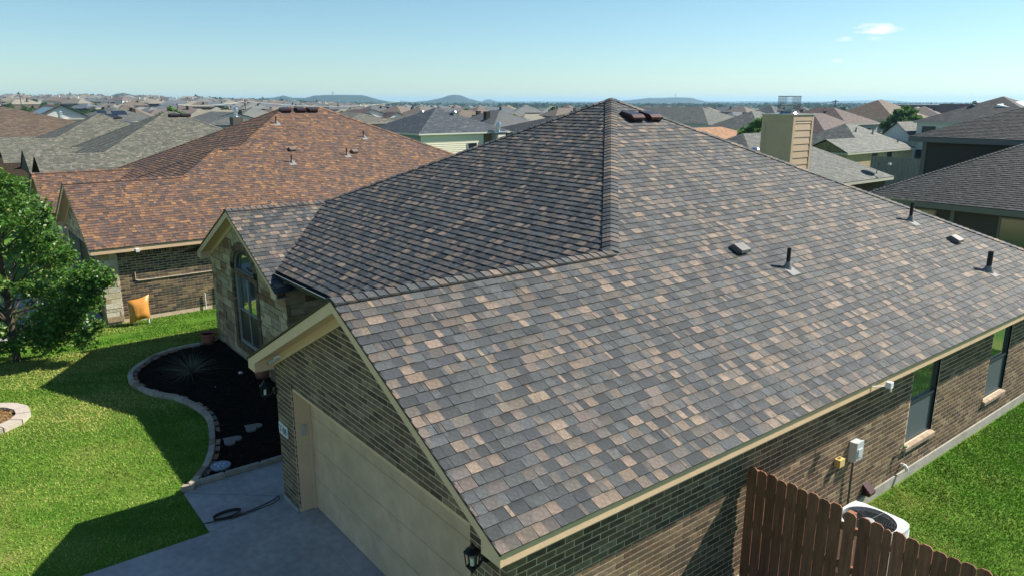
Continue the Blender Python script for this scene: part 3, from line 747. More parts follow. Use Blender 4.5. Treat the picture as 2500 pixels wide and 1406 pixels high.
q = [(x, yy + .01, z) for x, z in Pi]; G().mesh_(q, [list(range(15))]) ; pg = G(); pg.poly(q[::-1]); pg.obj('pane', glass_m, w2_)
for a in WINS: window_px(HX, 2.988, *a)
# front door, garage door
G().box((-5.6, 3.99, 0), (-4.6, 4.03, 2.08)).obj('front_door', M('dark_door', (.05, .03, .022), .4), HX)
gd = G().box((-2.366, .625, .015), (2.366, .66, 2.134)).obj('garage_door', door_m, HX)
for i in range(4):
    g = G(); z = .018 + i * .53; g.box((-2.35, .60, z + .003), (2.35, .624, z + .527))
    g.obj('door_panel', door_m, gd)
g = G(); g.box((-2.392, .3505, .016), (-2.35, .60, 2.10)).box((2.35, .3505, .016), (2.392, .60, 2.10)).box((-2.35, .3505, 2.06), (2.35, .599, 2.132)); g.obj('door_jamb', trim_m, HX)
for a_ in (-2.35, 2.32): G().box((a_, .56, .016), (a_ + .03, .599, 2.06)).obj('door_stop', trim_m, HX)
G().box((-2.347, .44, 1.30), (-2.318, .50, 1.48)).obj('door_keypad', M('keypad_grey', (.4, .41, .4), .4), HX)
# trim
gable_trim(HX, 0, 3.311, 2.392, .5, 0, .321, trim_m)
gable_trim(HX, -9.67, 2.847, 2.432, .5, 1.8, 2.10, trim_m)
g = G(); yy_ = 0.05
while yy_ < 17.3:
    e = min(yy_ + 4.87, 17.33); G().box((3.254, yy_ + .002, 2.392 - .148), (3.281, e, 2.392 - .016)).obj('fascia_board', trim_m, HX); yy_ = e
G().box((2.99, .33, 2.245), (3.253, 17.3, 2.257)).obj('soffit', trim_m, HX)
G().box((-7.04, 2.2, 2.60), (-2.98, 4.0, 2.615)).obj('porch_ceiling', M('dark_soffit', (.05, .055, .06), .7), HX)
G().box((-7.45, 2.125, 2.60), (-2.72, 2.16, 2.755)).obj('fascia_board', M('dark_fascia', (.03, .032, .038), .6), HX)
gt = G(); gt.box((-7.35, 2.0, 2.655), (-2.75, 2.12, 2.667)).box((-7.35, 2.108, 2.667), (-2.75, 2.12, 2.745)).box((-7.35, 2.0, 2.667), (-2.75, 2.008, 2.735)).box((-7.36, 2.0, 2.66), (-7.35, 2.12, 2.74))
go_ = gt.obj('gutter', gutter_m, HX)
G().box((-7.35, 1.993, 2.729), (-2.75, 2.004, 2.741)).obj('gutter_lip', M('bare_aluminium', (.6, .62, .66), .35, .8), go_)
g = G(); g.mesh_([(-7.5, 2.1, 2.74), (-6.85, 2.16, 2.43), (-6.85, 2.16, 2.62), (-7.5, 2.16, 2.755), (-6.85, 2.6, 2.43), (-7.4, 2.6, 2.72)], [[0, 1, 2, 3], [0, 3, 5], [1, 4, 5, 0], [1, 2, 4]]); g.obj('step_flashing', black_m, HX)
# vents and pipes of the near roof
zr_ = lambda x: 2.392 + .5 * (3.311 - x)
roof_vent(HX, .48, 7.35, zr_(.48), .5, .26, M('vent_grey', (.17, .165, .16), .4, .4), label='small box vent left of the short black pipe')
roof_vent(HX, 1.38, 13.97, zr_(1.38), .5, .26, MATS['vent_grey'], label='small box vent near the rear edge')
vent_pipe(HX, 1.07, 7.96, zr_(1.07), .5, .36, .034, label='black vent pipe in the middle of the slope')
vent_pipe(HX, .61, 13.51, zr_(.61), .5, .42, .036, label='black vent pipe near the upper rear edge')
vent_pipe(HX, 2.29, 13.51, zr_(2.29), .5, .42, .05, label='thick black vent pipe low on the rear slope')
for y in (9.13, 9.72):
    g = G(); x0, s_ = -3.72, .5; O = Vector((x0, y, zr_(x0))); n = Vector((.5, 0, 1)).normalized(); d = Vector((1, 0, -.5)).normalized(); u = Vector((0, 1, 0)); W2 = .19
    pr = [(-.32, 0.0), (-.28, .08), (.03, .155), (.13, .13), (.14, .10), (.10, .015)]
    a = [O + u * -W2 + d * p + n * q for p, q in pr]; b = [O + u * W2 + d * p + n * q for p, q in pr]; m = len(pr)
    g.mesh_(a + b, [list(range(m))[::-1], list(range(m, 2 * m))] + [[i, (i + 1) % m, m + (i + 1) % m, m + i] for i in range(m)])
    o = g.obj('roof_vent', vent_m, HX); tag(o, 'dark bronze slant-back vent beside the peak')
    G().poly([O + u * -.33 + d * -.4 + n * .016, O + u * .33 + d * -.4 + n * .016, O + u * .33 + d * .24 + n * .018, O + u * -.33 + d * .24 + n * .018]) 
# things fixed to the near house
def lantern(x, y, z, label, s=1.0, glow=False):
    r = empty('wall_lantern', (x, y, z), label, 'lantern')
    cx, cy = x, y - .17
    g = G(); g.cyl((x, y, z - .02), (x, y - .03, z - .02), .06, .055, 14); g.tube([(x, y - .03, z - .02), (x, y - .1, z - .09), (cx, cy, z - .07)], .014, 8); g.obj('bracket', black_m, r)
    g = G(); g.lathe((cx, cy, z), [(0, .20), (.015, .19), (.03, .15), (.085, .11), (.09, .10), (.0, .10)], 6); g.lathe((cx, cy, z), [(.012, -.14), (.02, -.12), (.055, -.075), (.065, -.06), (0, -.06)], 6)
    for i in range(6):
        t = i * math.pi / 3; g.cyl((cx + .06 * math.cos(t), cy + .06 * math.sin(t), z - .06), (cx + .078 * math.cos(t), cy + .078 * math.sin(t), z + .1), .0065, .0065, 5)
    g.obj('lantern_frame', black_m, r)
    g = G(); g.lathe((cx, cy, z), [(.057, -.06), (.074, .1)], 6); g.obj('lantern_glass', M('lantern_glass', (.35, .45, .5), .05, 0, spec=.8), r) if False else None
    G().cyl((cx, cy, z - .05), (cx, cy, z + .03), .022, .018, 10).obj('bulb', M('bulb_white', (.7, .72, .66), .3), r)
    return r
lantern(-2.99 + .0, .318, 1.90, 'black wall lantern on the brick corner left of the garage door', 1)
lantern(2.66, .318, 1.93, 'black wall lantern below the front right roof corner')
r = empty('security_camera', (-2.62, .30, 2.52), 'small white security camera under the left end of the garage gable', 'camera')
g = G(); g.cyl((-2.62, .315, 2.56), (-2.62, .25, 2.56), .03, .03, 12); g.cyl((-2.62, .25, 2.56), (-2.63, .20, 2.54), .018, .018, 8); g.obj('mount', white_m, r)
g = G(); g.cyl((-2.64, .27, 2.53), (-2.66, .12, 2.46), .034, .04, 14); g.obj('camera_body', M('camera_shell', (.5, .49, .42), .4), r)
G().cyl((-2.66, .121, 2.461), (-2.6605, .112, 2.457), .034, .034, 14).obj('lens', black_m, r)
# house number plaque
r = empty('house_number', (-2.78, .31, 1.28), 'white plaque reading 3700 on the brick beside the garage door', 'number plaque')
G().box((-2.94, .302, 1.185), (-2.60, .318, 1.375)).obj('plate', white_m, r)
# digits as bent strokes
def digit_strokes(ch):
    arc = lambda cx, cy, rx, ry, a, b, n=10: [(cx + rx * math.cos(R_(a + (b - a) * i / n)), cy + ry * math.sin(R_(a + (b - a) * i / n))) for i in range(n + 1)]
    return {'3': [arc(.45, .74, .3, .26, 150, -90), arc(.45, .26, .34, .26, 90, -150)], '7': [[(.1, 1), (.85, 1), (.35, 0)]], '0': [arc(.5, .5, .36, .5, 0, 360, 18)]}[ch]
g = G()
for i, ch in enumerate('3700'):
    for st in digit_strokes(ch):
        pts = [(-2.915 + i * .076 + x * .062, .3, 1.225 + z * .11) for x, z in st]; g.tube(pts, .0055, 5)
g.obj('numerals', M('numeral_black', (.03, .03, .05), .5), r)
# equipment on the side wall
r = empty('electrical_disconnect', (3.0, 7.03, 1.0), 'grey electrical box with conduit on the brick side wall', 'electrical box')
ebm = M('box_grey', (.48, .52, .54), .4)
G().box((2.99, 6.93, .98), (3.09, 7.12, 1.30)).obj('box_body', ebm, r)
g = G(); g.box((3.09, 6.925, 1.02), (3.115, 7.125, 1.31)).box((3.115, 6.96, 1.08), (3.13, 7.09, 1.2)); g.obj('box_cover', ebm, r)
G().tube([(3.04, 7.0, .98), (3.04, 7.0, .2), (3.12, 6.9, .06)], .017, 8).obj('conduit', M('dark_conduit', (.07, .07, .075), .5), r)
r = empty('faucet_cover', (3.0, 6.59, 1.08), 'small yellow foam cover on the brick side wall', 'faucet cover')
G().box((2.99, 6.52, 1.02), (3.08, 6.66, 1.14)).obj('cover', M('yellow_foam', (.55, .42, .17), .8), r); G().cyl((3.03, 6.59, 1.14), (3.03, 6.59, 1.17), .02, .016, 8).obj('cap', MATS['yellow_foam'], r)
r = empty('drain_pipe_elbow', (3.0, 8.85, .26), 'white curved drain pipe end low on the brick side wall', 'pipe')
G().tube([(2.98, 8.85, .30), (3.05, 8.85, .31), (3.09, 8.85, .28), (3.10, 8.85, .22)], .026, 12).obj('elbow', white_m, r)
r = empty('dryer_vent', (3.0, 7.63, .27), 'dark brown dryer vent hood low on the brick wall', 'vent')
g = G(); g.mesh_([(2.98, 7.54, .38), (2.98, 7.72, .38), (3.13, 7.72, .25), (3.13, 7.54, .25), (2.98, 7.54, .19), (2.98, 7.72, .19), (3.11, 7.72, .19), (3.11, 7.54, .19)], [[0, 3, 2, 1], [0, 4, 7, 3], [1, 2, 6, 5], [3, 7, 6, 2]]); g.obj('hood', vent_m, r)
r = empty('eave_sensor', (3.29, 7.0, 2.3), 'little white sensor on an arm under the right eave', 'sensor')
G().tube([(3.282, 6.75, 2.33), (3.36, 6.95, 2.31), (3.40, 7.05, 2.30)], .008, 6).obj('arm', white_m, r)
g = G(); g.box((3.36, 7.02, 2.27), (3.44, 7.10, 2.36)).box((3.40, 7.09, 2.20), (3.42, 7.105, 2.28)); g.obj('sensor_body', white_m, r)
r = empty('garden_hose_tap', (3.0, 8.72, .66), 'small green and metal tap beside the nearer window sill', 'tap')
g = G(); g.cyl((2.98, 8.72, .62), (3.08, 8.72, .62), .014, .014, 8); g.cyl((3.07, 8.72, .62), (3.07, 8.72, .69), .01, .01, 6); g.obj('valve', galv_m, r); G().cyl((3.07, 8.72, .69), (3.07, 8.72, .705), .035, .035, 10).obj('handle', M('green_paint', (.03, .12, .04), .5), r)
G().box((3.07, 8.715, .5), (3.08, 8.725, .62)).obj('spout', galv_m, r)

# ================================================================== garden in front of the near house
def stone_block(g, c, a, L, wd, h, z, col=(1, 1, 1)):
    # slightly tapered rough block, long axis at angle a
    u = Vector((math.cos(a), math.sin(a), 0)); v = Vector((-math.sin(a), math.cos(a), 0)); c = Vector((c[0], c[1], z)); k = []
    for (zz, s_) in ((0, 1.0), (h * .8, 1.0), (h, .93)):
        for (p, q) in ((-1, -1), (1, -1), (1, 1), (-1, 1)):
            k.append(c + u * (p * L / 2 * s_ + rng.uniform(-.004, .004)) + v * (q * wd / 2 * s_ + rng.uniform(-.004, .004)) + Vector((0, 0, zz)))
    g.mesh_(k, [[8, 9, 10, 11]] + [[b + i, b + (i + 1) % 4, b + 4 + (i + 1) % 4, b + 4 + i] for b in (0, 4) for i in range(4)], col)
edge_m = M('edging_stone', (.40, .35, .29), .92, noise=.14, nscale=9, bump=.5, bscale=40)
r = empty('garden_border', (-8.5, -.2, 0), 'curved border of tan and brown edging stones round the dark front bed', 'edging')
def along(pts, step):
    out = []; acc = 0; P = [Vector((*p, 0)) for p in pts]; nxt = step / 2
    for a, b in zip(P[:-1], P[1:]):
        L = (b - a).length
        while nxt <= acc + L:
            out.append((a + (b - a) * ((nxt - acc) / L), math.atan2((b - a).y, (b - a).x))); nxt += step
        acc += L
    return out
def smooth(pts, n=6):
    o = []
    for i in range(len(pts) - 1):
        p0 = pts[max(i - 1, 0)]; p1 = pts[i]; p2 = pts[i + 1]; p3 = pts[min(i + 2, len(pts) - 1)]
        for k in range(n):
            t = k / n; o.append(tuple(.5 * ((2 * p1[j]) + (-p0[j] + p2[j]) * t + (2 * p0[j] - 5 * p1[j] + 4 * p2[j] - p3[j]) * t * t + (-p0[j] + 3 * p1[j] - 3 * p2[j] + p3[j]) * t ** 3) for j in (0, 1)))
    return o + [pts[-1]]
SB = smooth(BORDER)
for i, (p, a) in enumerate(along(SB, .30)):
    g = G(); stone_block(g, (p.x, p.y), a, .292, .11, rng.uniform(.10, .118), -.03)
    rgb(g.obj('edging_stone', edge_m, r), rng.choice([(1, 1, 1), (.9, .88, .85), (1.05, 1.0, .92), (.8, .78, .77), (.62, .55, .52)]))
    if rng.random() < .8:
        g = G(); stone_block(g, (p.x - math.sin(a) * .105, p.y + math.cos(a) * .105), a + rng.uniform(-.06, .06), .21, .08, .075, -.03)
        rgb(g.obj('edging_brick', edge_m, r), rng.choice([(.7, .42, .32), (.6, .5, .45), (.45, .42, .42), (.9, .7, .5)]))
r = empty('garden_curb', (-4.22, 1.5, 0), 'straight row of long beige curb blocks between the bed and the walkway', 'curb')
for i in range(7):
    g = G(); stone_block(g, (-4.26, -.55 + i * .62), math.pi / 2, .612, .085, .115, -.02); rgb(g.obj('curb_block', edge_m, r), (rng.uniform(.72, .92),) * 3)
g = G(); stone_block(g, (-4.2, -.86), .9, .22, .10, .10, -.02); rgb(g.obj('curb_block', edge_m, r), (.8, .75, .7))
# tree ring at the left frame edge
r = empty('tree_ring', (RING[0], RING[1], 0), 'ring of pale wedge concrete blocks round a mulched patch at the left edge', 'edging')
for i in range(13):
    t = 2 * math.pi * (i + .3) / 13; g = G(); c = Vector((RING[0] + math.cos(t) * .74, RING[1] + math.sin(t) * .74, 0)); q = []
    for rr_, dt in ((.60, .225), (.86, .225)):
        q.append([(RING[0] + rr_ * math.cos(t - dt), RING[1] + rr_ * math.sin(t - dt)), (RING[0] + rr_ * math.cos(t + dt), RING[1] + rr_ * math.sin(t + dt))])
    g.prism([q[0][0], q[1][0], q[1][1], q[0][1]], .10, z0=-.03)
    rgb(g.obj('edging_block', M('pale_concrete_block', (.43, .38, .33), .9, noise=.1, nscale=12, bump=.4), r), (rng.uniform(.92, 1.06),) * 3)
g = G(); g.lathe((RING[0], RING[1], 0), [(.6, .0), (.35, .05), (0, .07)], 20); g.obj('mulch', M('brown_mulch', (.16, .10, .045), .95, noise=.5, nscale=14, bump=1, bscale=40), r)
g = G()
for i in range(700):
    t = rng.random() * 6.28; q = math.sqrt(rng.random()) * .58; x = RING[0] + q * math.cos(t); y = RING[1] + q * math.sin(t); a = rng.random() * 6.28; L_ = rng.uniform(.015, .05); c = rng.uniform(.5, 1.8)
    g.poly([(x - math.cos(a) * L_, y - math.sin(a) * L_, .075 - q * .08), (x + math.cos(a) * L_, y + math.sin(a) * L_, .085 - q * .08 + rng.uniform(0, .02)), (x - math.sin(a) * L_ * .4, y + math.cos(a) * L_ * .4, .09 - q * .08)], (c, c * .85, c * .6))
g.obj('mulch_chips', M('brown_chips', (.2, .13, .06), .95, attr=True), r, kind='stuff')
def pot(x, y, label, s=1.0):
    r = empty('terracotta_pot', (x, y, 0), label, 'pot')
    G().lathe((x, y, .02), [(0, 0), (.115 * s, 0), (.16 * s, .2 * s), (.155 * s, .2 * s), (.14 * s, .15 * s), (0, .15 * s)], 20).obj('pot_body', terra_m, r, smooth=True)
    G().lathe((x, y, .02), [(.16 * s, .20 * s), (.185 * s, .205 * s), (.19 * s, .26 * s), (.165 * s, .262 * s), (.155 * s, .2 * s)], 20).obj('pot_rim', terra_m, r)
    G().lathe((x, y, .02), [(.158 * s, .215 * s), (0, .225 * s)], 16).obj('soil', mulch_m, r)
pot(-11.9, 1.72, 'empty terracotta pot at the far end of the stone border', 1.15)
pot(-8.54, 1.96, 'terracotta pot half hidden under the left garage eave', 1.2)
r = empty('spiky_plant', (-9.82, .71, 0), 'spiky grey-green plant with long thin arching leaves in the bed', 'plant')
g = G()
for i in range(150):
    t = rng.random() * 6.28; L_ = rng.uniform(.5, .95); el = rng.uniform(.15, 1.3); c = rng.uniform(.5, 1.2); pts = []
    for k in range(6):
        q = k / 5; h = L_ * math.sin(el) * q - .32 * q * q * L_; d = L_ * math.cos(el) * q * (1 + .2 * q)
        pts.append(Vector((-9.82 + math.cos(t) * d, .71 + math.sin(t) * d, .03 + max(h, .0))))
    n = Vector((-math.sin(t), math.cos(t), 0)); v = []
    for k, p in enumerate(pts):
        wq = .008 * (1 - k / 5.2); v += [p - n * wq, p + n * wq]
    g.mesh_(v, [[2 * k, 2 * k + 1, 2 * k + 3, 2 * k + 2] for k in range(5)], (.16 * c, .19 * c, .12 * c))
g.obj('leaves', leaf_m, r, kind='stuff')
def heart(x, y, s, rot):
    P = []
    for i in range(28):
        t = 2 * math.pi * i / 28; a = 16 * math.sin(t) ** 3 / 17; b = (13 * math.cos(t) - 5 * math.cos(2 * t) - 2 * math.cos(3 * t) - math.cos(4 * t)) / 17
        P.append((x + s * (a * math.cos(rot) - b * math.sin(rot)), y + s * (a * math.sin(rot) + b * math.cos(rot))))
    return P
hm = M('stepping_stone', (.2, .185, .165), .9, noise=.2, nscale=9, bump=.6)
g = G(); g.prism(heart(-5.88, .80, .20, -1.0), .035, z0=.03); o = g.obj('stepping_stone', hm); tag(o, 'heart-shaped stepping stone farther from the driveway', 'stepping stone', 'heart stepping stones in the bed')
g = G(); g.prism(heart(-5.55, .28, .205, -1.0), .035, z0=.03); o = g.obj('stepping_stone', hm); tag(o, 'heart-shaped stepping stone nearer to the round plaque', 'stepping stone', 'heart stepping stones in the bed')
r = empty('round_garden_plaque', (-4.62, -.2, .03), 'round blue-grey garden plaque with white marks beside the curb', 'garden plaque')
G().lathe((-4.64, -.2, .02), [(0, 0), (.17, 0), (.175, .03), (.165, .045), (0, .045)], 28).obj('plaque_body', M('plaque_stone', (.22, .26, .33), .6, noise=.2, nscale=25), r)
g = G()
for (dx, dy) in ((-.07, -.07), (-.05, .0), (-.03, .07), (.03, -.05), (.05, .02)):
    a = .3; u = Vector((math.cos(1.2), math.sin(1.2), 0)) * .014; v = Vector((-math.sin(1.2), math.cos(1.2), 0)) * .026; c = Vector((-4.64 + dx, -.2 + dy, .068))
    g.cyl(c - Vector((0, 0, .004)), c, .017, .017, 8)
g.obj('white_marks', white_m, r)
def rock(x, y, s, lab):
    g = G(); v = []; 
    for k, (rr_, z) in enumerate(((.9, 0), (1, .35), (.7, .75), (.25, .95))):
        for i in range(7):
            t = 2 * math.pi * i / 7 + k * .3; q = rr_ * s * rng.uniform(.8, 1.15); v.append((x + q * math.cos(t), y + q * .75 * math.sin(t), .02 + z * s * .8))
    f = [[k * 7 + i, k * 7 + (i + 1) % 7, (k + 1) * 7 + (i + 1) % 7, (k + 1) * 7 + i] for k in range(3) for i in range(7)] + [[21 + i for i in range(7)]]
    g.mesh_(v, f); tag(g.obj('white_rock', M('pale_rock', (.6, .62, .62), .8, noise=.1)), lab, 'rock')
rock(-9.12, 1.64, .07, 'small white rock lying on the mulch near the garage eave')
rock(-8.6, .9, .018, 'tiny white pebble on the dark mulch in front of the spiky plant')
# extension cord with a coil
r = empty('extension_cord', (-2.95, -.3, .02), 'dark brown cord coiled on the walkway and run to the garage corner', 'cord')
cm = M('cord_brown', (.05, .035, .03), .6)
pts = smooth([(-3.03, .24), (-2.93, .20), (-2.86, .05), (-2.84, -.2), (-2.82, -.45), (-2.84, -.62), (-2.9, -.78), (-2.98, -.82), (-3.04, -.7), (-3.06, -.5)])
G().tube([(x, y, .028) for x, y in pts], .007, 6).obj('cord_run', cm, r)
pts = smooth([(-3.04, .23), (-2.96, .12), (-2.9, -.1), (-2.86, -.36), (-2.86, -.6), (-2.9, -.84), (-2.93, -.99)])
G().tube([(x, y, .032) for x, y in pts], .009, 6).obj('cord_run', cm, r)
for k in range(4):
    q = [(-2.97 + (.075 + k * .008) * math.cos(t) * 1.0 + .02 * k * .3, -.62 + (.19 + .008 * k) * math.sin(t)) for t in np.linspace(0, 2 * math.pi, 22)]
    G().tube([(x, y, .03 + .012 * k) for x, y in q], .0075, 6).obj('cord_loop', cm, r)
# joints in the paving are real grooves drawn as thin dark strips set in
g = G()
def strip(a, b, wd=.012, z=.0175):
    a = Vector((*a, z)); b = Vector((*b, z)); n = Vector((-(b - a).y, (b - a).x, 0)).normalized() * wd / 2; return [a - n, b - n, b + n, a + n]
for a, b in (((0, -9), (0, .29)), ((-2.65, -4.5), (3.1, -4.5)), ((-4.2, 1.5), (-3.05, 1.5))):
    g = G(); g.poly(strip(a, b)); g.obj('paving_joint', M('joint_dark', (.06, .055, .05), .95), kind='structure')

# ================================================================== fence and air conditioner by the side wall
r = empty('picket_fence', (4.6, 4.2, 0), 'tall dark stained dog-ear picket fence beside the brick side wall', 'fence')
x = 3.035; i = 0
while x < 7.4:
    gap = .006 if i != 9 else .03; wdt = rng.choice([.134, .134, .136, .13]) if i != 12 else .09; top = (1.80 if i < 9 else 1.775) + rng.uniform(-.012, .012); e = .03; y = 4.2 + rng.uniform(-.005, .005)
    if i == 9: x += .03
    g = G(); pr = [(x, -.1), (x + wdt, -.1), (x + wdt, top - e), (x + wdt - e * 1.1, top), (x + e * 1.1, top), (x, top - e)]
    m = 6; v = [(a, y, b) for a, b in pr] + [(a, y + .016, b) for a, b in pr]; g.mesh_(v, [list(range(6)), list(range(6, 12))[::-1]] + [[k, 6 + k, 6 + (k + 1) % 6, (k + 1) % 6] for k in range(6)])
    c = rng.uniform(.75, 1.25); rgb(g.obj('picket', wood_m, r), (c, c * rng.uniform(.92, 1.02), c * rng.uniform(.9, 1.05))); x += wdt + gap; i += 1
for z in (.35, 1.0, 1.5): G().box((3.03, 4.222, z), (7.4, 4.26, z + .085)).obj('rail', wood_m, r)
for x in (3.08, 4.31, 5.9, 7.3): G().box((x, 4.262, -.1), (x + .085, 4.345, 1.72)).obj('post', wood_m, r)
AX0, AY0, AS = 3.47, 5.45, .82
r = empty('air_conditioner', (AX0 + AS / 2, AY0 + AS / 2, 0), 'light grey air conditioner unit with round fan grille behind the fence', 'air conditioner')
acm = M('ac_cabinet', (.55, .6, .61), .4, noise=.03); T = .80
def rrect(x0, y0, x1, y1, rad, n=5):
    P = []
    for cx, cy, a in ((x1 - rad, y1 - rad, 0), (x0 + rad, y1 - rad, 90), (x0 + rad, y0 + rad, 180), (x1 - rad, y0 + rad, 270)):
        for i in range(n + 1): t = R_(a + 90 * i / n); P.append((cx + rad * math.cos(t), cy + rad * math.sin(t)))
    return P
G().prism(rrect(AX0 + .02, AY0 + .02, AX0 + AS - .02, AY0 + AS - .02, .09), .44, z0=.06).obj('cabinet', M('ac_side', (.42, .46, .47), .5, bump=.2), r)
g = G()
Q_ = rrect(AX0 + .018, AY0 + .018, AX0 + AS - .018, AY0 + AS - .018, .09, 4); nq = len(Q_)
for k in range(23):
    z = .07 + k * .0285; E_ = [(x + (x - AX0 - AS / 2) * .03, y + (y - AY0 - AS / 2) * .03) for x, y in Q_]
    g.mesh_([(x, y, z) for x, y in E_] + [(x, y, z + .0285) for x, y in Q_], [[i, (i + 1) % nq, nq + (i + 1) % nq, nq + i] for i in range(nq)])
g.obj('louvres', acm, r, kind='stuff')
g = G(); cx, cy, rr_ = AX0 + AS / 2, AY0 + AS / 2, .345; n = 48; O_ = []; inn = []
for i in range(n):
    t = 2 * math.pi * i / n; q = AS / 2 / (abs(math.cos(t)) ** 7 + abs(math.sin(t)) ** 7) ** (1 / 7); O_.append((cx + q * math.cos(t), cy + q * math.sin(t))); inn.append((cx + rr_ * math.cos(t), cy + rr_ * math.sin(t)))
v = [(x, y, T - .10) for x, y in O_] + [(x, y, T - .03) for x, y in O_] + [(x * .94 + cx * .06, y * .94 + cy * .06, T) for x, y in O_] + [(x, y, T + .004) for x, y in inn] + [(x, y, T - .06) for x, y in inn]
f = [[k * n + i, k * n + (i + 1) % n, (k + 1) * n + (i + 1) % n, (k + 1) * n + i] for k in range(4) for i in range(n)]
g.mesh_(v, f); g.obj('top_cover', acm, r)
G().lathe((cx, cy, T - .25), [(.345, .19), (.345, 0), (0, .0)], 40).obj('fan_well', black_m, r)
g = G()
for k in range(4):
    t = k * math.pi / 2 + .4; g.mesh_([(cx + .05 * math.cos(t), cy + .05 * math.sin(t), T - .16), (cx + .3 * math.cos(t - .35), cy + .3 * math.sin(t - .35), T - .2), (cx + .3 * math.cos(t + .35), cy + .3 * math.sin(t + .35), T - .12), (cx + .05 * math.cos(t + .8), cy + .05 * math.sin(t + .8), T - .13)], [[0, 1, 2, 3]])
g.obj('fan', M('fan_dark', (.03, .035, .04), .4), r)
G().lathe((cx, cy, T - .02), [(0, .02), (.075, .016), (.085, 0), (0, 0)], 20).obj('hub', M('ac_hub', (.33, .36, .36), .5), r)
g = G()
for k in range(13):
    rad = .11 + k * .0185; pts = [(cx + rad * math.cos(t), cy + rad * math.sin(t), T - .012) for t in np.linspace(0, 2 * math.pi, 29)]; g.tube(pts, .0017, 4)
for k in range(5):
    t = k * 2 * math.pi / 5 + .2; g.cyl((cx + .08 * math.cos(t), cy + .08 * math.sin(t), T), (cx + .34 * math.cos(t), cy + .34 * math.sin(t), T), .004, .004, 5)
g.obj('grille', M('grille_wire', (.16, .18, .2), .4, .5), r, kind='stuff')
G().box((AX0 - .08, AY0 - .08, -.1), (AX0 + AS + .08, AY0 + AS + .08, .05)).obj('pad', conc_m, r)

# ================================================================== the rust brown neighbour
HB = empty('brick_house', (-24, .5, -.35), 'dark brick house with rust brown roof next to the near house', 'house')
PB = dict(gx=-20.13, y0=-.15, w=3.58, ez=2.04, s=.47, Jy=3.62, fy=1.7, k=(1.75, .85), px=-25.10, py=9.44, rl=1.7, sg=(-28.85, -.18, 2.9, 2.04))
roof_build(HB, PB, PAL['rust'], 300, 250)
bx = -16.87; pcs = []; spc = []
facing((bx, 0, 0), (0, 1, 0), (1, 0, 0), [(.62, -.25), (15.2, -.25), (15.2, 1.72), (.62, 1.72)], [], pcs, BRK2)
y = .62
while y < 9:
    add_block(Vector((bx, 0, 0)), Vector((0, 1, 0)), Vector((0, 0, 1)), Vector((1, 0, 0)), [(y + .004, 1.73), (y + .07, 1.73), (y + .07, 1.94), (y + .004, 1.94)], y, 1.73, .02, pick(BRK2), pcs); y += .0795
stones((bx, 0, 0), (0, 1, 0), (1, 0, 0), [(.14, -.3), (.60, -.3), (.60, 1.95), (.14, 1.95)], [], spc, [((.52, .46, .34), .6), ((.58, .54, .44), .3), ((.45, .36, .24), .1)], .1, .2)
for xa, xb in ((-19.55 - 3.2, -22.6), (-17.6, bx)):
    stones((0, .155, 0), (1, 0, 0), (0, -1, 0), [(min(xa, xb), -.3), (max(xa, xb), -.3), (max(xa, xb), 1.9), (min(xa, xb), 1.9)], [], spc, STN)
stones((0, .155, 0), (1, 0, 0), (0, -1, 0), [(-23.3, 1.86), (bx, 1.86), (-20.13, 3.4)], [], spc, STN)
finalise(pcs, 'brick', 'bricks', brick_m, HB, 300); finalise(spc, 'stone', 'stones', stone_m, HB, 60)
g = G(); g.box((bx - .12, .17, -.7), (bx, 16.5, 1.95)); g.obj('side_wall', mortar_m, HB)
g = G(); g.box((-17.6, .17, -.7), (bx - .12, .5, 1.95)).box((-23.3, .17, -.7), (-22.6, .5, 1.95)); wallpoly(g, [(-23.3, 1.8), (bx - .12, 1.8), (-20.13, 3.42)], .17, .3); g.obj('front_wall', MATS['stone_mortar'], HB)
G().box((-22.6, .42, -.5), (-17.6, .46, 1.84)).obj('garage_door', M('dark_brown_door', (.055, .04, .03), .5), HB)
G().box((-31.6, .35, -.7), (-26.1, .5, 1.9)).obj('front_wall', mortar_m, HB); g = G(); wallpoly(g, [(-31.6, 1.9), (-26.1, 1.9), (-28.85, 3.2)], .35, .15); g.obj('gable_wall', M('dark_gable', (.06, .045, .035), .8), HB)
gable_trim(HB, -20.13, 3.58, 2.04, .47, -.15, .17, trim_m); gable_trim(HB, -28.85, 2.9, 2.04, .47, -.18, .35, trim_m)
G().box((-16.60, -.1, 1.88), (-16.575, 18, 2.03)).obj('fascia_board', trim_m, HB); G().box((bx, .17, 1.885), (-16.60, 17, 1.895)).obj('soffit', trim_m, HB)
zb_ = lambda x: 2.04 + .47 * (-16.55 - x)
for x, y, t in ((-21.57, 8.26, 'v'), (-21.21, 10.85, 'v'), (-20.65, 7.85, 'p'), (-21.0, 10.4, 'p'), (-22.35, 11.9, 'p'), (-23.7, 8.5, 'p')):
    if t == 'v': roof_vent(HB, x, y, zb_(x), .47, .26, M('vent_taupe', (.22, .17, .15), .5, .3), label='small taupe box vent on the rust roof')
    else: vent_pipe(HB, x, y, zb_(x), .47, .30, .035, M('pipe_brown', (.09, .06, .055), .5), label='short brown vent pipe on the rust roof', plate=.22)
def slant_vent(par, x0, y, z, s_, W2=.20, mat=None, label=None):
    g = G(); O = Vector((x0, y, z)); n = Vector((s_, 0, 1)).normalized(); d = Vector((1, 0, -s_)).normalized(); u = Vector((0, 1, 0))
    pr = [(-.32, 0.0), (-.28, .08), (.03, .155), (.13, .13), (.14, .10), (.10, .015)]
    a = [O + u * -W2 + d * p + n * q for p, q in pr]; b = [O + u * W2 + d * p + n * q for p, q in pr]; m = len(pr)
    g.mesh_(a + b, [list(range(m))[::-1], list(range(m, 2 * m))] + [[i, (i + 1) % m, m + (i + 1) % m, m + i] for i in range(m)])
    tag(g.obj('roof_vent', mat or vent_m, par), label)
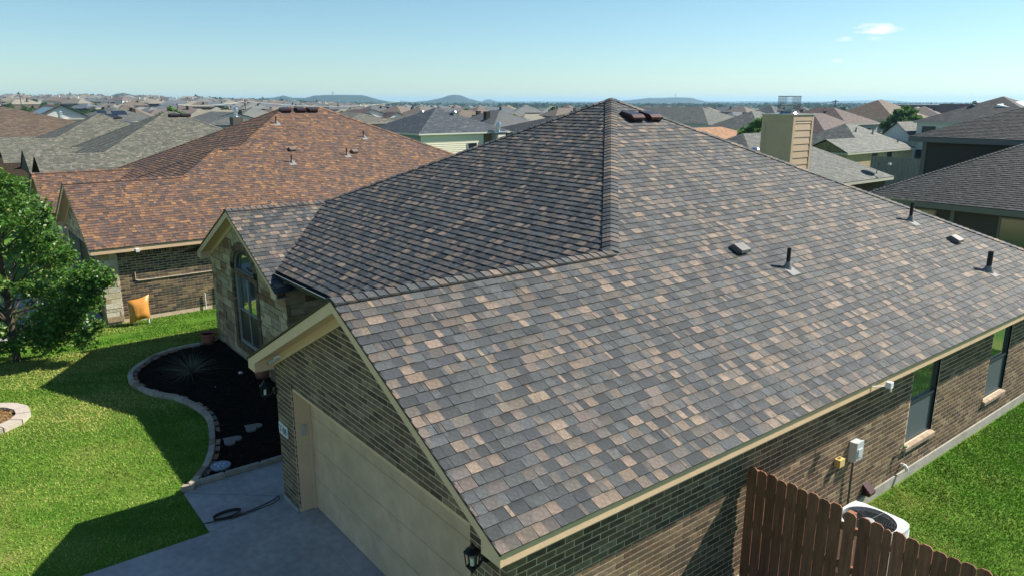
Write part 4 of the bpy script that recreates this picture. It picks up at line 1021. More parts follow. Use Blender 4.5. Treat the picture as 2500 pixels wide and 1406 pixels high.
for y in (9.35, 10.05, 10.6): slant_vent(HB, -24.7, y, zb_(-24.7), .47, .2, label='dark slant-back vent near the rust ridge')
r = empty('air_unit_cover', (-16.35, .98, -.35), 'puffy orange insulating bag over a pipe at the foot of the brick wall', 'insulated cover')
g = G(); n = 9; v = []; cxx, cyy, czz = -16.42, .97, .10
for side in (1, -1):
    for i in range(n):
        for j in range(n):
            a = i / (n - 1) * 2 - 1; b = j / (n - 1) * 2 - 1; puff = .17 * (1 - a ** 4) * (1 - b ** 4) * (1 + .06 * math.sin(9 * a + 3 * b) + .05 * math.sin(11 * b)); pin = 1 - .12 * (1 - abs(b)) * (abs(a) > .9) - .0
            v.append((cxx + side * puff - .05 * b, cyy + a * .31 * (1 - .10 * (1 - b * b)) + .02 * b, czz + b * .36 * (1 - .10 * (1 - a * a)) + .05 * a))
f = []
for s_ in (0, 1):
    for i in range(n - 1):
        for j in range(n - 1):
            q = [s_ * n * n + i * n + j, s_ * n * n + (i + 1) * n + j, s_ * n * n + (i + 1) * n + j + 1, s_ * n * n + i * n + j + 1]; f.append(q if s_ == 0 else q[::-1])
g.mesh_(v, f); g.obj('cover', M('orange_vinyl', (.56, .25, .06), .38, noise=.06, nscale=6, bump=.4, bscale=12), r, smooth=True)
g = G(); g.cyl((-16.45, .8, -.4), (-16.45, .8, -.1), .025, .025, 8); g.obj('pipe', white_m, r); g = G(); g.cyl((-16.4, 1.2, -.4), (-16.4, 1.2, -.1), .025, .025, 8); g.obj('pipe', white_m, r)
r = empty('wall_conduit', (-16.8, 3, .9), 'thin pale conduit running along the brown brick wall', 'conduit')
G().tube([(-16.845, 1.06, 1.18), (-16.845, 1.06, .93), (-16.845, 1.16, .90), (-16.845, 3.7, .90)], .014, 6).obj('conduit_run', M('conduit_beige', (.5, .42, .33), .6), r)
r = empty('downspout_pair', (-16.8, 3.4, 0), 'two short white pipes standing against the brown brick wall', 'pipe')
for y, h in ((3.05, .55), (3.45, .75)): G().cyl((-16.82, y, -.35), (-16.82, y, h - .35), .018, .018, 8).obj('pipe', white_m, r)
r = empty('eave_sensor', (-16.55, 1.15, 1.9), 'small white box lamp on the eave of the rust roof', 'sensor')
g = G(); g.box((-16.575, 1.10, 1.86), (-16.47, 1.2, 1.95)); g.obj('sensor_body', white_m, r); G().tube([(-16.57, 1.0, 1.9), (-16.5, 1.08, 1.9)], .01, 6).obj('arm', white_m, r)
lantern(-17.25, .14, 1.55, 'black wall lantern with yellowish glass on the stone garage corner')
r = empty('trash_bin', (-17.3, -.9, -.4), 'dark wheeled bin behind the tree beside the stone corner', 'bin')
G().mesh_ if False else None
g = G(); v = [(-17.75, -1.0, -.4), (-17.3, -1.0, -.4), (-17.3, -.5, -.4), (-17.75, -.5, -.4), (-17.8, -1.05, .6), (-17.25, -1.05, .6), (-17.25, -.45, .6), (-17.8, -.45, .6)]
g.mesh_(v, [[0, 3, 2, 1], [4, 5, 6, 7], [0, 1, 5, 4], [1, 2, 6, 5], [2, 3, 7, 6], [3, 0, 4, 7]]); g.obj('bin_body', M('bin_dark', (.03, .035, .045), .5), r)
G().box((-17.83, -1.08, .6), (-17.22, -.42, .65)).obj('bin_lid', MATS['bin_dark'], r)
G().prism([(-17.0, .15), (-23.2, .15), (-23.2, -9), (-17.0, -9)], .05, z0=-.41).obj('neighbour_driveway', conc_m, kind='structure')

# ================================================================== tan neighbours farther left
HT = empty('tan_roof_house', (-46, 5, -.7), 'house with light tan grey shingle roof right behind the rust roof', 'house')
PT = dict(gx=-41.2, y0=1.2, w=3.58, ez=1.72, s=.47, Jy=4.68, fy=3.0, px=-46.0, py=9.48, rl=.5, sg=(-47.9, 1.25, 2.9, 2.04))
roof_build(HT, PT, PAL['tan'], 0, 0, exp=.15, hb=.011, wscale=1.3)
G().box((-52.5, 4.2, -1.2), (-37.95, 17, 1.72)).obj('walls', M('dark_brick', (.1, .08, .065), .9, noise=.2), HT)  # dark brown brick, one base colour with random mottling
G().box((-52.5, 1.8, -1.2), (-45.3, 4.3, 1.9)).obj('front_wing', MATS['dark_brick'], HT)
g = G(); wallpoly(g, [(-50.7, 2.0), (-45.1, 2.0), (-47.9, 3.3)], 1.3, .1); g.obj('gable_wall', MATS['dark_gable'], HT)
for y in (9.75, 10.45): slant_vent(HT, -45.35, y + .1, 1.72 + .47 * (-37.62 + 45.35), .47, .3, label='dark slant-back vent near the tan ridge')
HT2 = empty('tan_roof_house', (-68, 6, -1), 'second tan roof house, its ridge just left of the first tan roof', 'house')
PT2 = dict(gx=-66.5, y0=1.2, w=3.58, ez=1.6, s=.47, Jy=5.4, fy=3.6, px=-70.6, py=9.5, rl=.3, sg=(-76, 1.25, 2.9, 1.7))
roof_build(HT2, PT2, PAL['tan'], 0, 0, exp=.15, hb=.011, wscale=1.6)
G().box((-77, 4.6, -1.6), (-63.2, 17, 1.6)).obj('walls', MATS['dark_brick'], HT2)
slant_vent(HT2, -69.7, 11.0, 1.6 + .47 * (-62.92 + 69.7), .47, .3, label='single dark vent below the ridge')

# ================================================================== houses farther away
siding_m = M('lap_siding', (.42, .42, .35), .7, noise=.03)
def planes_of(x0, x1, y0, y1, ze, s, axis, ends):
    P = []
    if axis == 'y':
        xm = (x0 + x1) / 2; h = (x1 - x0) / 2; a = y0 + (h if ends[0] == 'hip' else 0); b = y1 - (h if ends[1] == 'hip' else 0); zr = ze + s * h
        if b < a: a = b = (a + b) / 2
        A, B = (xm, a, zr), (xm, b, zr)
        P = [[(x1, y0, ze), (x1, y1, ze), B] + ([A] if b > a else []), [(x0, y1, ze), (x0, y0, ze), A] + ([B] if b > a else [])]
        if ends[0] == 'hip': P.append([(x0, y0, ze), (x1, y0, ze), A])
        if ends[1] == 'hip': P.append([(x1, y1, ze), (x0, y1, ze), B])
        gab = [((x0, y0), (x1, y0), (xm, y0)) if ends[0] != 'hip' else None, ((x1, y1), (x0, y1), (xm, y1)) if ends[1] != 'hip' else None]
    else:
        ym = (y0 + y1) / 2; h = (y1 - y0) / 2; a = x0 + (h if ends[0] == 'hip' else 0); b = x1 - (h if ends[1] == 'hip' else 0); zr = ze + s * h
        if b < a: a = b = (a + b) / 2
        A, B = (a, ym, zr), (b, ym, zr)
        P = [[(x0, y0, ze), (x1, y0, ze), B] + ([A] if b > a else []), [(x1, y1, ze), (x0, y1, ze), A] + ([B] if b > a else [])]
        if ends[0] == 'hip': P.append([(x0, y1, ze), (x0, y0, ze), A])
        if ends[1] == 'hip': P.append([(x1, y0, ze), (x1, y1, ze), B])
        gab = [((x0, y1), (x0, y0), (x0, ym)) if ends[0] != 'hip' else None, ((x1, y0), (x1, y1), (x1, ym)) if ends[1] != 'hip' else None]
    return P, gab, zr
RECTS = []
def wing(par, x0, x1, y0, y1, ze, zg, s, axis, ends, wallm, pal, exp=.3, ws=2.0, ov=.35, fascm=None, tri=None, shing=True, siding=False):
    RECTS.append((x0, x1, y0, y1))
    P, gab, zr = planes_of(x0, x1, y0, y1, ze, s, axis, ends); g = G()
    for pl in P: n = frame_of(pl)[3]; g.poly([Vector(p) - n * .004 for p in pl])
    c = PAL[pal]; avg = [sum(q[0][k] * q[1] for q in c) / sum(q[1] for q in c) for k in range(3)]
    roof = g.obj('roof', felt_m if shing else M('roof_' + pal, tuple(avg), .85, noise=.15, nscale=2), par)
    if shing:
        pcs = []
        for pl in P: shingle_plane(pl, PAL[pal], pcs, exp, .013, ws)
        finalise(pcs, 'shingle', 'shingles', shing_m, roof, 0)
    g = G(); g.box((x0 + ov, y0 + ov, zg - .6), (x1 - ov, y1 - ov, ze - .05))
    for q in gab:
        if q:
            a, b, m = q; dx = (m[0] - (x0 + x1) / 2); dy = (m[1] - (y0 + y1) / 2); ix = -ov * (1 if dx > .1 else -1 if dx < -.1 else 0); iy = -ov * (1 if dy > .1 else -1 if dy < -.1 else 0)
            tgt = g if tri is None else G()
            tgt.poly([(a[0] + ix, a[1] + iy, ze - .06), (b[0] + ix, b[1] + iy, ze - .06), (m[0] + ix, m[1] + iy, zr - .1)])
            if tri is not None: tgt.obj('gable', tri, par)
    g.obj('walls', wallm, par)
    fm = fascm or M('far_fascia', (.5, .48, .43), .6); g = G(); t = .03; zb, zt = ze - .2, ze - .015
    g.box((x0 + .01, y0 + .01, zb), (x1 - .01, y0 + .04, zt)); g.box((x0 + .01, y1 - .04, zb), (x1 - .01, y1 - .01, zt)); g.box((x0 + .01, y0 + .04, zb), (x0 + .04, y1 - .04, zt)); g.box((x1 - .04, y0 + .04, zb), (x1 - .01, y1 - .04, zt))
    g.box((x0 + .04, y0 + .04, zb + .005), (x1 - .04, y1 - .04, zb + .02)); g.obj('eave_trim', fm, par)
    return roof, zr
def win(par, face, c, a, b, z0, z1, frm=None, gl=None, lab=None):
    # face 'x+' at x=c, u=y ; face 'y-' at y=c, u=x
    g = G(); t = .07
    R = [(a - t, z0 - t, a, z1 + t), (b, z0 - t, b + t, z1 + t), (a, z0 - t, b, z0), (a, z1, b, z1 + t), (a, (z0 + z1) / 2 - .02, b, (z0 + z1) / 2 + .02)]
    for (p, q, r, s_) in R:
        if face == 'x+': g.box((c, p, q), (c + .05, r, s_))
        else: g.box((p, c - .05, q), (r, c, s_))
    w_ = g.obj('window', frm or lframe_m, par); tag(w_, lab)
    g = G(); (g.box((c, a, z0), (c + .02, b, z1)) if face == 'x+' else g.box((a, c - .02, z0), (b, c, z1))); g.obj('pane', gl or darkglass_m, w_)
    return w_
def laps(par, face, c, a, b, z0, z1, mat, pitch=.2, name='siding_board'):
    z = z0; t = .03
    while z < z1 - .02:
        h = min(pitch, z1 - z); g = G()
        if face == 'x+': g.mesh_([(c, a, z), (c, b, z), (c + t, b, z), (c + t, a, z), (c, a, z + h), (c, b, z + h), (c + .004, b, z + h), (c + .004, a, z + h)], [[0, 1, 2, 3], [3, 2, 6, 7], [0, 3, 7, 4], [1, 5, 6, 2], [4, 7, 6, 5]])
        else: g.mesh_([(a, c, z), (b, c, z), (b, c - t, z), (a, c - t, z), (a, c, z + h), (b, c, z + h), (b, c - .004, z + h), (a, c - .004, z + h)], [[0, 3, 2, 1], [3, 7, 6, 2], [0, 4, 7, 3], [1, 2, 6, 5], [4, 5, 6, 7]])
        g.obj(name, mat, par); z += pitch
def turbine(par, x, y, z, s=1.0, label=None):
    g = G(); g.cyl((x, y, z - .1), (x, y, z + .12 * s), .13 * s, .13 * s, 14); g.lathe((x, y, z + .12 * s), [(.15 * s, 0), (.24 * s, .08 * s), (.25 * s, .15 * s), (.17 * s, .26 * s), (0, .3 * s)], 16); tag(g.obj('turbine_vent', galv_m, par), label)
def flue(par, x, y, z, h=.5, r=.13, mat=None):
    g = G(); g.lathe((x, y, z), [(r * 1.9, 0), (r, .12), (r, h * .55)], 14); g.lathe((x, y, z + h * .55), [(r, 0), (r * 1.5, .02), (r * 1.5, h * .18), (r * .9, h * .2), (r * .9, h * .26), (r * 1.5, h * .28), (r * 1.3, h * .42), (0, h * .46)], 14); return g.obj('flue', mat or galv_m, par)

# --- grey roof house with the satellite dish and the big sided chimney
H = empty('grey_roof_house', (-19, 38, -.7), 'low house with grey-green roof behind the tall beige sided chimney', 'house')
darkbrick = M('dark_brown_brick', (.09, .065, .05), .9, noise=.35, nscale=6)  # darker brown brick colour, mottled at random, the same on every side
wing(H, -25.2, -14.3, 30.9, 45.1, 1.7, -.7, .5, 'y', ('hip', 'hip'), darkbrick, 'grey', .15, 1.5)
turbine(H, -17.6, 34.6, 1.7 + .5 * 3.3, 1.0, 'bright metal turbine vent'); vent_pipe(H, -16.6, 34.9, 1.7 + .5 * 2.3, .5, .5, .05)
zc = 5.64; cx0, cx1, cy0, cy1 = -15.75, -13.95, 32.3, 34.2
ch = G().box((cx0, cy0, 0), (cx1, cy1, zc)).obj('chimney', M('chimney_core', (.30, .22, .16), .8), H)
chm = M('chimney_siding', (.50, .38, .265), .6, noise=.05, nscale=2)
laps(ch, 'x+', cx1 + .002, cy0 + .16, cy1 - .16, .9, zc - .30, chm, .36); laps(ch, 'y-', cy0 - .002, cx0 + .2, cx1 - .2, .9, zc - .30, chm, .36)
g = G()
for a, b in (((cx1 + .003, cy0 - .045, .9), (cx1 + .045, cy0 + .16, zc)), ((cx1 + .003, cy1 - .16, .9), (cx1 + .045, cy1 + .02, zc)), ((cx1 + .003, cy0 + .16, zc - .30), (cx1 + .042, cy1 - .16, zc)), ((cx0 - .02, cy0 - .045, .9), (cx0 + .2, cy0 - .003, zc)), ((cx1 - .2, cy0 - .045, .9), (cx1 + .003, cy0 - .003, zc)), ((cx0 + .2, cy0 - .042, zc - .30), (cx1 - .2, cy0 - .003, zc))): G().box(a, b).obj('corner_trim', chm, ch)
G().box((cx0 - .06, cy0 - .08, zc), (cx1 + .08, cy1 + .06, zc + .06)).obj('cap', M('cap_metal', (.45, .44, .4), .4, .5), ch)
g = G(); cxc, cyc = (cx0 + cx1) / 2, (cy0 + cy1) / 2; g.lathe((cxc, cyc, zc + .06), [(.5, 0), (.42, .1), (.42, .16), (.2, .2), (.2, .42), (.36, .44), (.36, .5), (0, .55)], 18); g.obj('flue', galv_m, ch)
g = G(); b0 = Vector((cxc - .42, cyc - .42, zc + .16)); S_ = .84; 
for i in range(0, 22):
    for sd_ in range(4):
        t = i / 21 * S_; p = [(t, 0), (S_, t), (S_ - t, S_), (0, S_ - t)][sd_]; g.cyl(b0 + Vector((p[0], p[1], .0)), b0 + Vector((p[0], p[1], .8)), .004, .004, 4)
for z in (0, .8):
    q = [b0 + Vector((x, y, z)) for x, y in ((0, 0), (S_, 0), (S_, S_), (0, S_), (0, 0))]; g.tube(q, .016, 6)
for z in (.16, .32, .48, .64):
    q = [b0 + Vector((x, y, z)) for x, y in ((0, 0), (S_, 0), (S_, S_), (0, S_), (0, 0))]; g.tube(q, .004, 4)
tag(g.obj('spark_cage', M('cage_black', (.03, .03, .035), .5, .5), ch, kind='stuff'), 'open wire cage on the chimney top')
r = empty('satellite_dish', (-14.8, 43.6, 2.0), 'grey satellite dish on the eave of the grey-green roof', 'satellite dish')
g = G(); g.tube([(-14.75, 43.6, 1.9), (-14.7, 43.6, 2.35), (-14.65, 43.55, 2.65)], .03, 8); g.tube([(-14.65, 43.6, 2.45), (-14.1, 43.8, 2.55)], .02, 6); g.obj('mast', M('dish_grey', (.16, .17, .18), .5), r)
g = G(); d = Vector((.55, .35, .5)).normalized(); a = d.orthogonal().normalized(); b = d.cross(a); c0 = Vector((-14.6, 43.55, 2.75)); v = []
for k, (rr_, dd) in enumerate(((0, -.09), (.2, -.07), (.4, .0))):
    for i in range(18): t = 2 * math.pi * i / 18; v.append(c0 + a * rr_ * math.cos(t) + b * rr_ * math.sin(t) * 1.1 + d * dd)
g.mesh_(v, [[k * 18 + i, k * 18 + (i + 1) % 18, (k + 1) * 18 + (i + 1) % 18, (k + 1) * 18 + i] for k in range(2) for i in range(18)]); g.obj('reflector', MATS['dish_grey'], r)
G().box((-14.15, 43.74, 2.5), (-14.0, 43.86, 2.62)).obj('receiver', white_m, r)
G().box((-14.62, 43.2, .6), (-14.5, 43.5, 1.0)).obj('meter_box', M('meter_pale', (.6, .62, .62), .5), H)
# --- brick gable house
H = empty('brick_gable_house', (-38, 81, -1.4), 'yellow-brown brick gable house with pale grey roof beside the leafy tree', 'house')
tanbrick = M('tan_brick', (.40, .31, .19), .9, noise=.25, nscale=5)  # plain tan brick colour with random mottling for whole walls
wing(H, -38.2, -32.8, 74.3, 90.5, 1.0, -1.4, .5, 'y', ('gable', 'hip'), tanbrick, 'grey', .3, 2.5, tri=M('gable_brick', (.26, .19, .1), .9, noise=.35, nscale=4))
wing(H, -44, -33.2, 78.6, 91.0, 1.0, -1.4, .52, 'y', ('hip', 'hip'), tanbrick, 'grey', .3, 2.5)
for y in (80.4, 83.9): win(H, 'x+', -33.14, y, y + 1.0, -1.0, .7, frame_m)
for x, y in ((-36.9, 83.4), (-36.3, 86.3), (-34.1, 88.2)): vent_pipe(H, x, y, 1.0 + .5 * (-32.9 - x), .5, .4, .07)
# --- dark two tier house near the right edge
H = empty('dark_roof_house', (-1, 40, -.5), 'large dark house at the right edge with two tiers of charcoal roof', 'house')
dsid = M('dark_olive_siding', (.055, .052, .045), .8, noise=.08); dtr = M('grey_green_trim', (.13, .145, .135), .6)
def polys_roof(par, pls, pal, exp, ws):
    g = G()
    for pl in pls: n = frame_of(pl)[3]; g.poly([Vector(p) - n * .004 for p in pl])
    rf = g.obj('roof', felt_m, par); pcs = []
    for pl in pls: shingle_plane(pl, PAL[pal], pcs, exp, .013, ws)
    finalise(pcs, 'shingle', 'shingles', shing_m, rf, 0); return rf
e0 = 28.0; hx = -7.9
polys_roof(H, [[(hx, e0, 2.4), (10, e0, 2.4), (10, e0 + 9, 6.9), (hx + 9, e0 + 9, 6.9)], [(hx, e0 + 16, 2.4), (hx, e0, 2.4), (hx + 9, e0 + 9, 6.9), (hx + 9, e0 + 16, 6.9)]], 'charcoal', .15, 1.4)
cp = []; a_, b_ = (hx, e0, 2.4), (hx + 9, e0 + 9, 6.9); d1, d2 = cap_dirs(b_, a_, 'h', .5); n1 = Vector((-.5, 0, 1)).normalized(); n2 = Vector((0, -.5, 1)).normalized(); v = (Vector(b_) - Vector(a_)).normalized()
d1 = v.cross(n1).normalized(); d2 = v.cross(n2).normalized(); d1 = d1 if d1.x < 0 else -d1; d2 = d2 if d2.y < 0 else -d2; ridge_caps(a_, b_, d1, d2, PAL['charcoal'], cp)
finalise(cp, 'ridge_cap', 'ridge_caps', shing_m, H, 60)
G().box((hx + .02, e0 + .0, 2.16), (10, e0 + .03, 2.385)).obj('fascia_board', dtr, H)
G().box((hx + .4, e0 + .5, -1), (10, e0 + .7, 2.3)).obj('walls', dsid, H); G().box((hx + .02, e0 + .03, 2.17), (10, e0 + .5, 2.18)).obj('soffit', dtr, H)
for a in (-6.4, -4.1, -2.6, .1): pass
for a, b in ((-6.3, -4.9), (-2.5, -1.35), (-.85, .3)): win(H, 'y-', e0 + .498, a, b, .3, 2.0, dtr, M('blind_glass', (.10, .12, .10), .15, .3, spec=.6))
G().box((-4.3, e0 + .44, -.6), (-4.15, e0 + .499, 2.1)).obj('corner_board', dtr, H)
turbine(H, -1.6, e0 + 6.6, 2.4 + 3.3, 1.6, 'domed turbine vent on the lower roof')
e1 = 37.6; ux = -10.4
polys_roof(H, [[(ux, e1, 4.55), (12, e1, 4.55), (12, e1 + 3.3, 6.15), (ux + 3.3 * 1.35, e1 + 3.3, 6.15)], [(ux, e1 + 9, 4.55), (ux, e1, 4.55), (ux + 3.3 * 1.35, e1 + 3.3, 6.15), (ux + 4.4, e1 + 9, 6.15)]], 'charcoal', .15, 1.4)
G().box((ux + .02, e1, 4.28), (12, e1 + .03, 4.535)).obj('fascia_board', dtr, H)
G().box((ux + .6, e1 + .5, -1.2), (12, e1 + 8, 4.5)).obj('walls', dsid, H); G().box((ux + .02, e1 + .03, 4.3), (12, e1 + .5, 4.31)).obj('soffit', dtr, H)
G().box((ux + .57, e1 + .46, -1), (ux + .8, e1 + .499, 4.3)).obj('corner_board', dtr, H)
G().poly([(0, 0, 0), (0, 0, 0), (0, 0, 0)])
win(H, 'x+', -11.2, 40, 40.8, .2, 1.6) if False else None
# --- white two-storey house
H = empty('white_two_storey_house', (-27, 98, -1.8), 'white two-storey house with grey roof and dark upstairs windows', 'house')
wsid = M('white_siding', (.62, .62, .58), .6, noise=.03)
wing(H, -34.4, -20.5, 92.2, 106.5, 4.05, -1.8, .42, 'y', ('hip', 'hip'), wsid, 'charcoal', .3, 2.5)
wing(H, -38.6, -33.6, 91.6, 103, 1.7, -1.8, .9, 'y', ('gable', 'hip'), wsid, 'charcoal', .3, 2.5)
for a, b, z0, z1 in ((-33.3, -31.9, 1.7, 3.4), (-26.6, -25.4, 1.9, 3.4), (-33.7, -32.8, -1.2, .6), (-32.2, -31.6, -1.2, .8), (-30.9, -29.2, -.9, .8)): win(H, 'y-', 92.5, a, b, z0, z1, frame_m)
turbine(H, -29.5, 96.8, 5.9, 1.4, 'low dome vent'); 
g = G(); g.mesh_([(-27.0, 96.3, 6.05), (-22.0, 96.0, 5.0), (-21, 101, 5.3), (-25, 101, 6.6), (-27.0, 96.3, 5.6), (-22.0, 96.0, 4.6), (-21, 101, 4.9), (-25, 101, 6.2)], [[0, 1, 2, 3], [0, 4, 5, 1], [1, 5, 6, 2], [3, 7, 4, 0]]); tag(g.obj('roof_cover', M('bright_white_sheet', (.8, .82, .85), .4), H), 'bright white sheet over part of the roof')
# --- purple brown two-storey and companions on the right
def simple(label, x0, x1, y0, y1, ze, zg, s, axis, ends, wallm, pal, name='house', wins=(), **k):
    H = empty(name, ((x0 + x1) / 2, (y0 + y1) / 2, zg), label, 'house'); wing(H, x0, x1, y0, y1, ze, zg, s, axis, ends, wallm, pal, k.pop('exp', .3), k.pop('ws', 2.5), **k)
    for w_ in wins: win(H, *w_)
    return H
grs = M('grey_stucco', (.33, .34, .35), .8, noise=.05); dkb = darkbrick; tns = M('tan_stucco', (.45, .39, .3), .8, noise=.05); blu = M('blue_grey_siding', (.25, .27, .26), .7, noise=.04)
PAL['plum'] = [((.098, .068, .064), .5), ((.125, .088, .082), .3), ((.078, .056, .054), .2)]
PAL['orange'] = [((.33, .18, .095), .5), ((.37, .205, .11), .3), ((.29, .16, .085), .2)]
PAL['brown2'] = [((.12, .088, .062), .5), ((.14, .108, .08), .3), ((.10, .074, .056), .2)]
H = simple('two-storey house with plum brown roof and three tall windows', -66, -52.2, 110, 121, 3.0, -2.2, .45, 'x', ('hip', 'hip'), grs, 'plum')
for k in range(3): win(H, 'x+', -52.55, 112.2 + k * 2.3, 113.8 + k * 2.3, .2, 2.2)
slant_vent(H, -58, 113.5, 4.8, .2, .5)
simple('low plum roofed house beside the big beige chimney', -57, -46.5, 94, 107, 2.1, -1.9, .5, 'y', ('hip', 'hip'), dkb, 'plum')
simple('house with grey roof and white chimney vents above the plum roofs', -70, -56, 134, 150, 3.2, -2.4, .5, 'y', ('hip', 'hip'), grs, 'brown2')
simple('far house with brown hip roof left of the leafy tree', -82, -68, 160, 174, 3.4, -2.6, .5, 'x', ('hip', 'hip'), tns, 'plum')
simple('house with plain terracotta orange roof between grey roofs', -62, -53, 77, 90, 1.3, -1.8, .36, 'y', ('gable', 'hip'), tanbrick, 'orange')
simple('small charcoal hip roof house behind the orange roof', -70, -58, 96, 110, 1.9, -1.9, .5, 'y', ('hip', 'hip'), grs, 'grey')
H = simple('long house with pale green-grey roof right of the main peak', -104, -80, 112, 126, 2.4, -2.4, .42, 'x', ('gable', 'hip'), wsid, 'grey')
simple('slate roofed house joined in view to the pale green-grey roof', -82, -69, 118, 132, 2.5, -2.5, .45, 'x', ('hip', 'hip'), dkb, 'slate')
# --- slate two-storey house at the centre
H = empty('slate_roof_house', (-68, 44, -2.4), 'pale sided house with slate blue roof between the rust and near roofs', 'house')
psid = M('pale_cream_siding', (.72, .67, .54), .65, noise=.03)
wing(H, -74.3, -61.8, 38.5, 51.0, 3.0, -2.4, .42, 'y', ('hip', 'hip'), blu, 'slate', .15, 3.0, fascm=M('white_fascia', (.62, .62, .58), .5))
laps(H, 'x+', -62.14, 38.9, 47.3, -2.2, 2.75, psid, .22)
for a in (-67.2, -65.8, -64.4): win(H, 'y-', 38.84, a, a + 1.0, .7, 2.4)
win(H, 'y-', 38.84, -73.6, -72.2, 1.2, 2.4); win(H, 'x+', -62.1, 45.1, 46.3, .5, 1.75)
G().box((-62.14, 47.4, -2.2), (-62.0, 48.3, 2.75)).obj('recess_panel', M('rust_panel', (.16, .09, .05), .8, noise=.2), H)
c_ = G().box((-62.1, 48.35, -2.2), (-60.9, 49.6, 2.85)).obj('chimney', blu, H); laps(c_, 'x+', -60.9, 48.5, 49.5, -.6, 2.7, psid, .25); G().box((-62.2, 48.25, 2.85), (-60.8, 49.7, 2.93)).obj('cap', galv_m, c_); flue(c_, -61.5, 49, 2.93, 1.1, .2)
turbine(H, -66.2, 46.0, 4.75, 1.4, 'domed metal turbine vent right of the peak'); turbine(H, -69.5, 43.6, 4.75, 1.4, 'domed metal turbine vent left of the peak')
simple('black roofed house between the slate roof and the near roof edge', -66.5, -50, 51.4, 69, 3.0, -2, .28, 'x', ('hip', 'hip'), M('near_black_siding', (.06, .062, .068), .8), 'charcoal')
# --- left side houses
H = simple('house with warm brown roof and beige chimney at the far left', -104, -82, -9, 17, 2.4, -2, .26, 'x', ('hip', 'hip'), dkb, 'brown2')
c_ = G().box((-90.5, 8.2, 2), (-89.3, 9.6, 4.5)).obj('chimney', psid, H); flue(c_, -89.9, 8.9, 4.5, .8, .18)
for i, (x, y) in enumerate(((-84.5, 1.2), (-84.5, 3.4), (-84.8, 6.6), (-85.2, 8.8))): slant_vent(H, x - 1, y, 2.4 + .26 * (-81 - x), .26, .3)
H = simple('house with blue-grey roof beside the warm brown roof', -97, -74, 8.6, 24, 2.6, -1.9, .18, 'x', ('gable', 'hip'), dkb, 'slate')
for x, y in ((-79.2, 12.4), (-79.0, 15.4)): turbine(H, x, y, 3.2, .8)
H = simple('white gabled house with dark solar panels on a brown roof', -140, -122, 9.5, 17.2, 3.9, -1, .5, 'x', ('gable', 'gable'), wsid, 'brown2')
g = G(); P_ = [(-136, 9.9, 4.12), (-124, 9.9, 4.12), (-124, 12.6, 5.47), (-136, 12.6, 5.47)]; g.poly(P_); g.obj('solar_panel', M('solar_black', (.02, .022, .035), .2, .3), H)
win(H, 'x+', -122.35, 12.2, 13.4, -.2, 2.2, frame_m)
H = simple('hip roof house with blocks of black solar panels', -148, -129, 16.5, 30, 3.2, -1, .3, 'x', ('hip', 'hip'), blu, 'grey')
for (a, b, c, d) in ((20.5, 22.6, .2, .55), (22.0, 24.2, .5, .8), (19.8, 21.2, .6, .85)):
    g = G(); f_ = lambda t: (-129 - 6.5 * t, 3.2 + .3 * 6.5 * t + .06); g.poly([(f_(c)[0], a, f_(c)[1]), (f_(c)[0], b, f_(c)[1]), (f_(d)[0], b, f_(d)[1]), (f_(d)[0], a, f_(d)[1])]); g.obj('solar_panel', MATS['solar_black'], H)
simple('dark roofed house with little white gable at the left frame edge', -136, -122, -8, 9, 4.0, -1.6, .3, 'y', ('hip', 'hip'), wsid, 'slate')
simple('small grey house with pale gable right of the tan peak', -126, -114, 30, 42, 2.9, -2, .3, 'x', ('gable', 'gable'), tns, 'grey', tri=wsid)
H = simple('grey roof house with dark metal chimney behind the rust ridge', -112, -98, 26, 38, 3.0, -2.1, .2, 'x', ('hip', 'hip'), dkb, 'grey')
c_ = G().box((-98.3, 30.2, 1), (-96.9, 31.6, 4.25)).obj('chimney', M('chimney_brown', (.11, .09, .08), .8), H); flue(c_, -97.6, 30.9, 4.25, 1.3, .25)
simple('low tan roofed brick house beyond the rust roof', -140, -124, 60, 72, 2.4, -2.8, .3, 'x', ('gable', 'hip'), tanbrick, 'tan')
simple('tan roofed house joined to the low brick one', -132, -116, 70, 84, 2.3, -2.8, .3, 'x', ('hip', 'hip'), grs, 'tan')
H = simple('white house with twin white gables and rose brown roof', -186, -170, 84, 96, 2.6, -2.8, .3, 'x', ('hip', 'gable'), wsid, 'plum')
wing(H, -172, -166, 84, 89.5, 2.2, -2.8, .5, 'x', ('gable', 'gable'), wsid, 'plum', .3, 3); wing(H, -172, -166, 92, 98, 2.2, -2.8, .5, 'x', ('gable', 'gable'), wsid, 'plum', .3, 3)
# grey gate fence
r = empty('board_fence', (-25, 70, -.6), 'grey weathered board fence beside the dark house', 'fence')
for i in range(34):
    x = -27.4 + i * .15; y = 68.6; G().box((x, y, -1.6), (x + .14, y + .02, 1.25 + rng.uniform(-.02, .02))).obj('board', greywood_m, r)
r = empty('yellow_slide', (-23.6, 71.5, -.6), 'bright yellow plastic panel by the corner of the dark house', 'play slide')
g = G(); g.mesh_([(-23.9, 71, -.4), (-23.2, 71, -.4), (-23.2, 71.6, 1.6), (-23.9, 71.6, 1.6), (-23.9, 71.1, -.5), (-23.2, 71.1, -.5), (-23.2, 71.8, 1.6), (-23.9, 71.8, 1.6)], [[0, 1, 2, 3], [4, 7, 6, 5], [0, 3, 7, 4], [1, 5, 6, 2], [3, 2, 6, 7]]); g.obj('panel', M('yellow_plastic', (.75, .7, .03), .4), r)
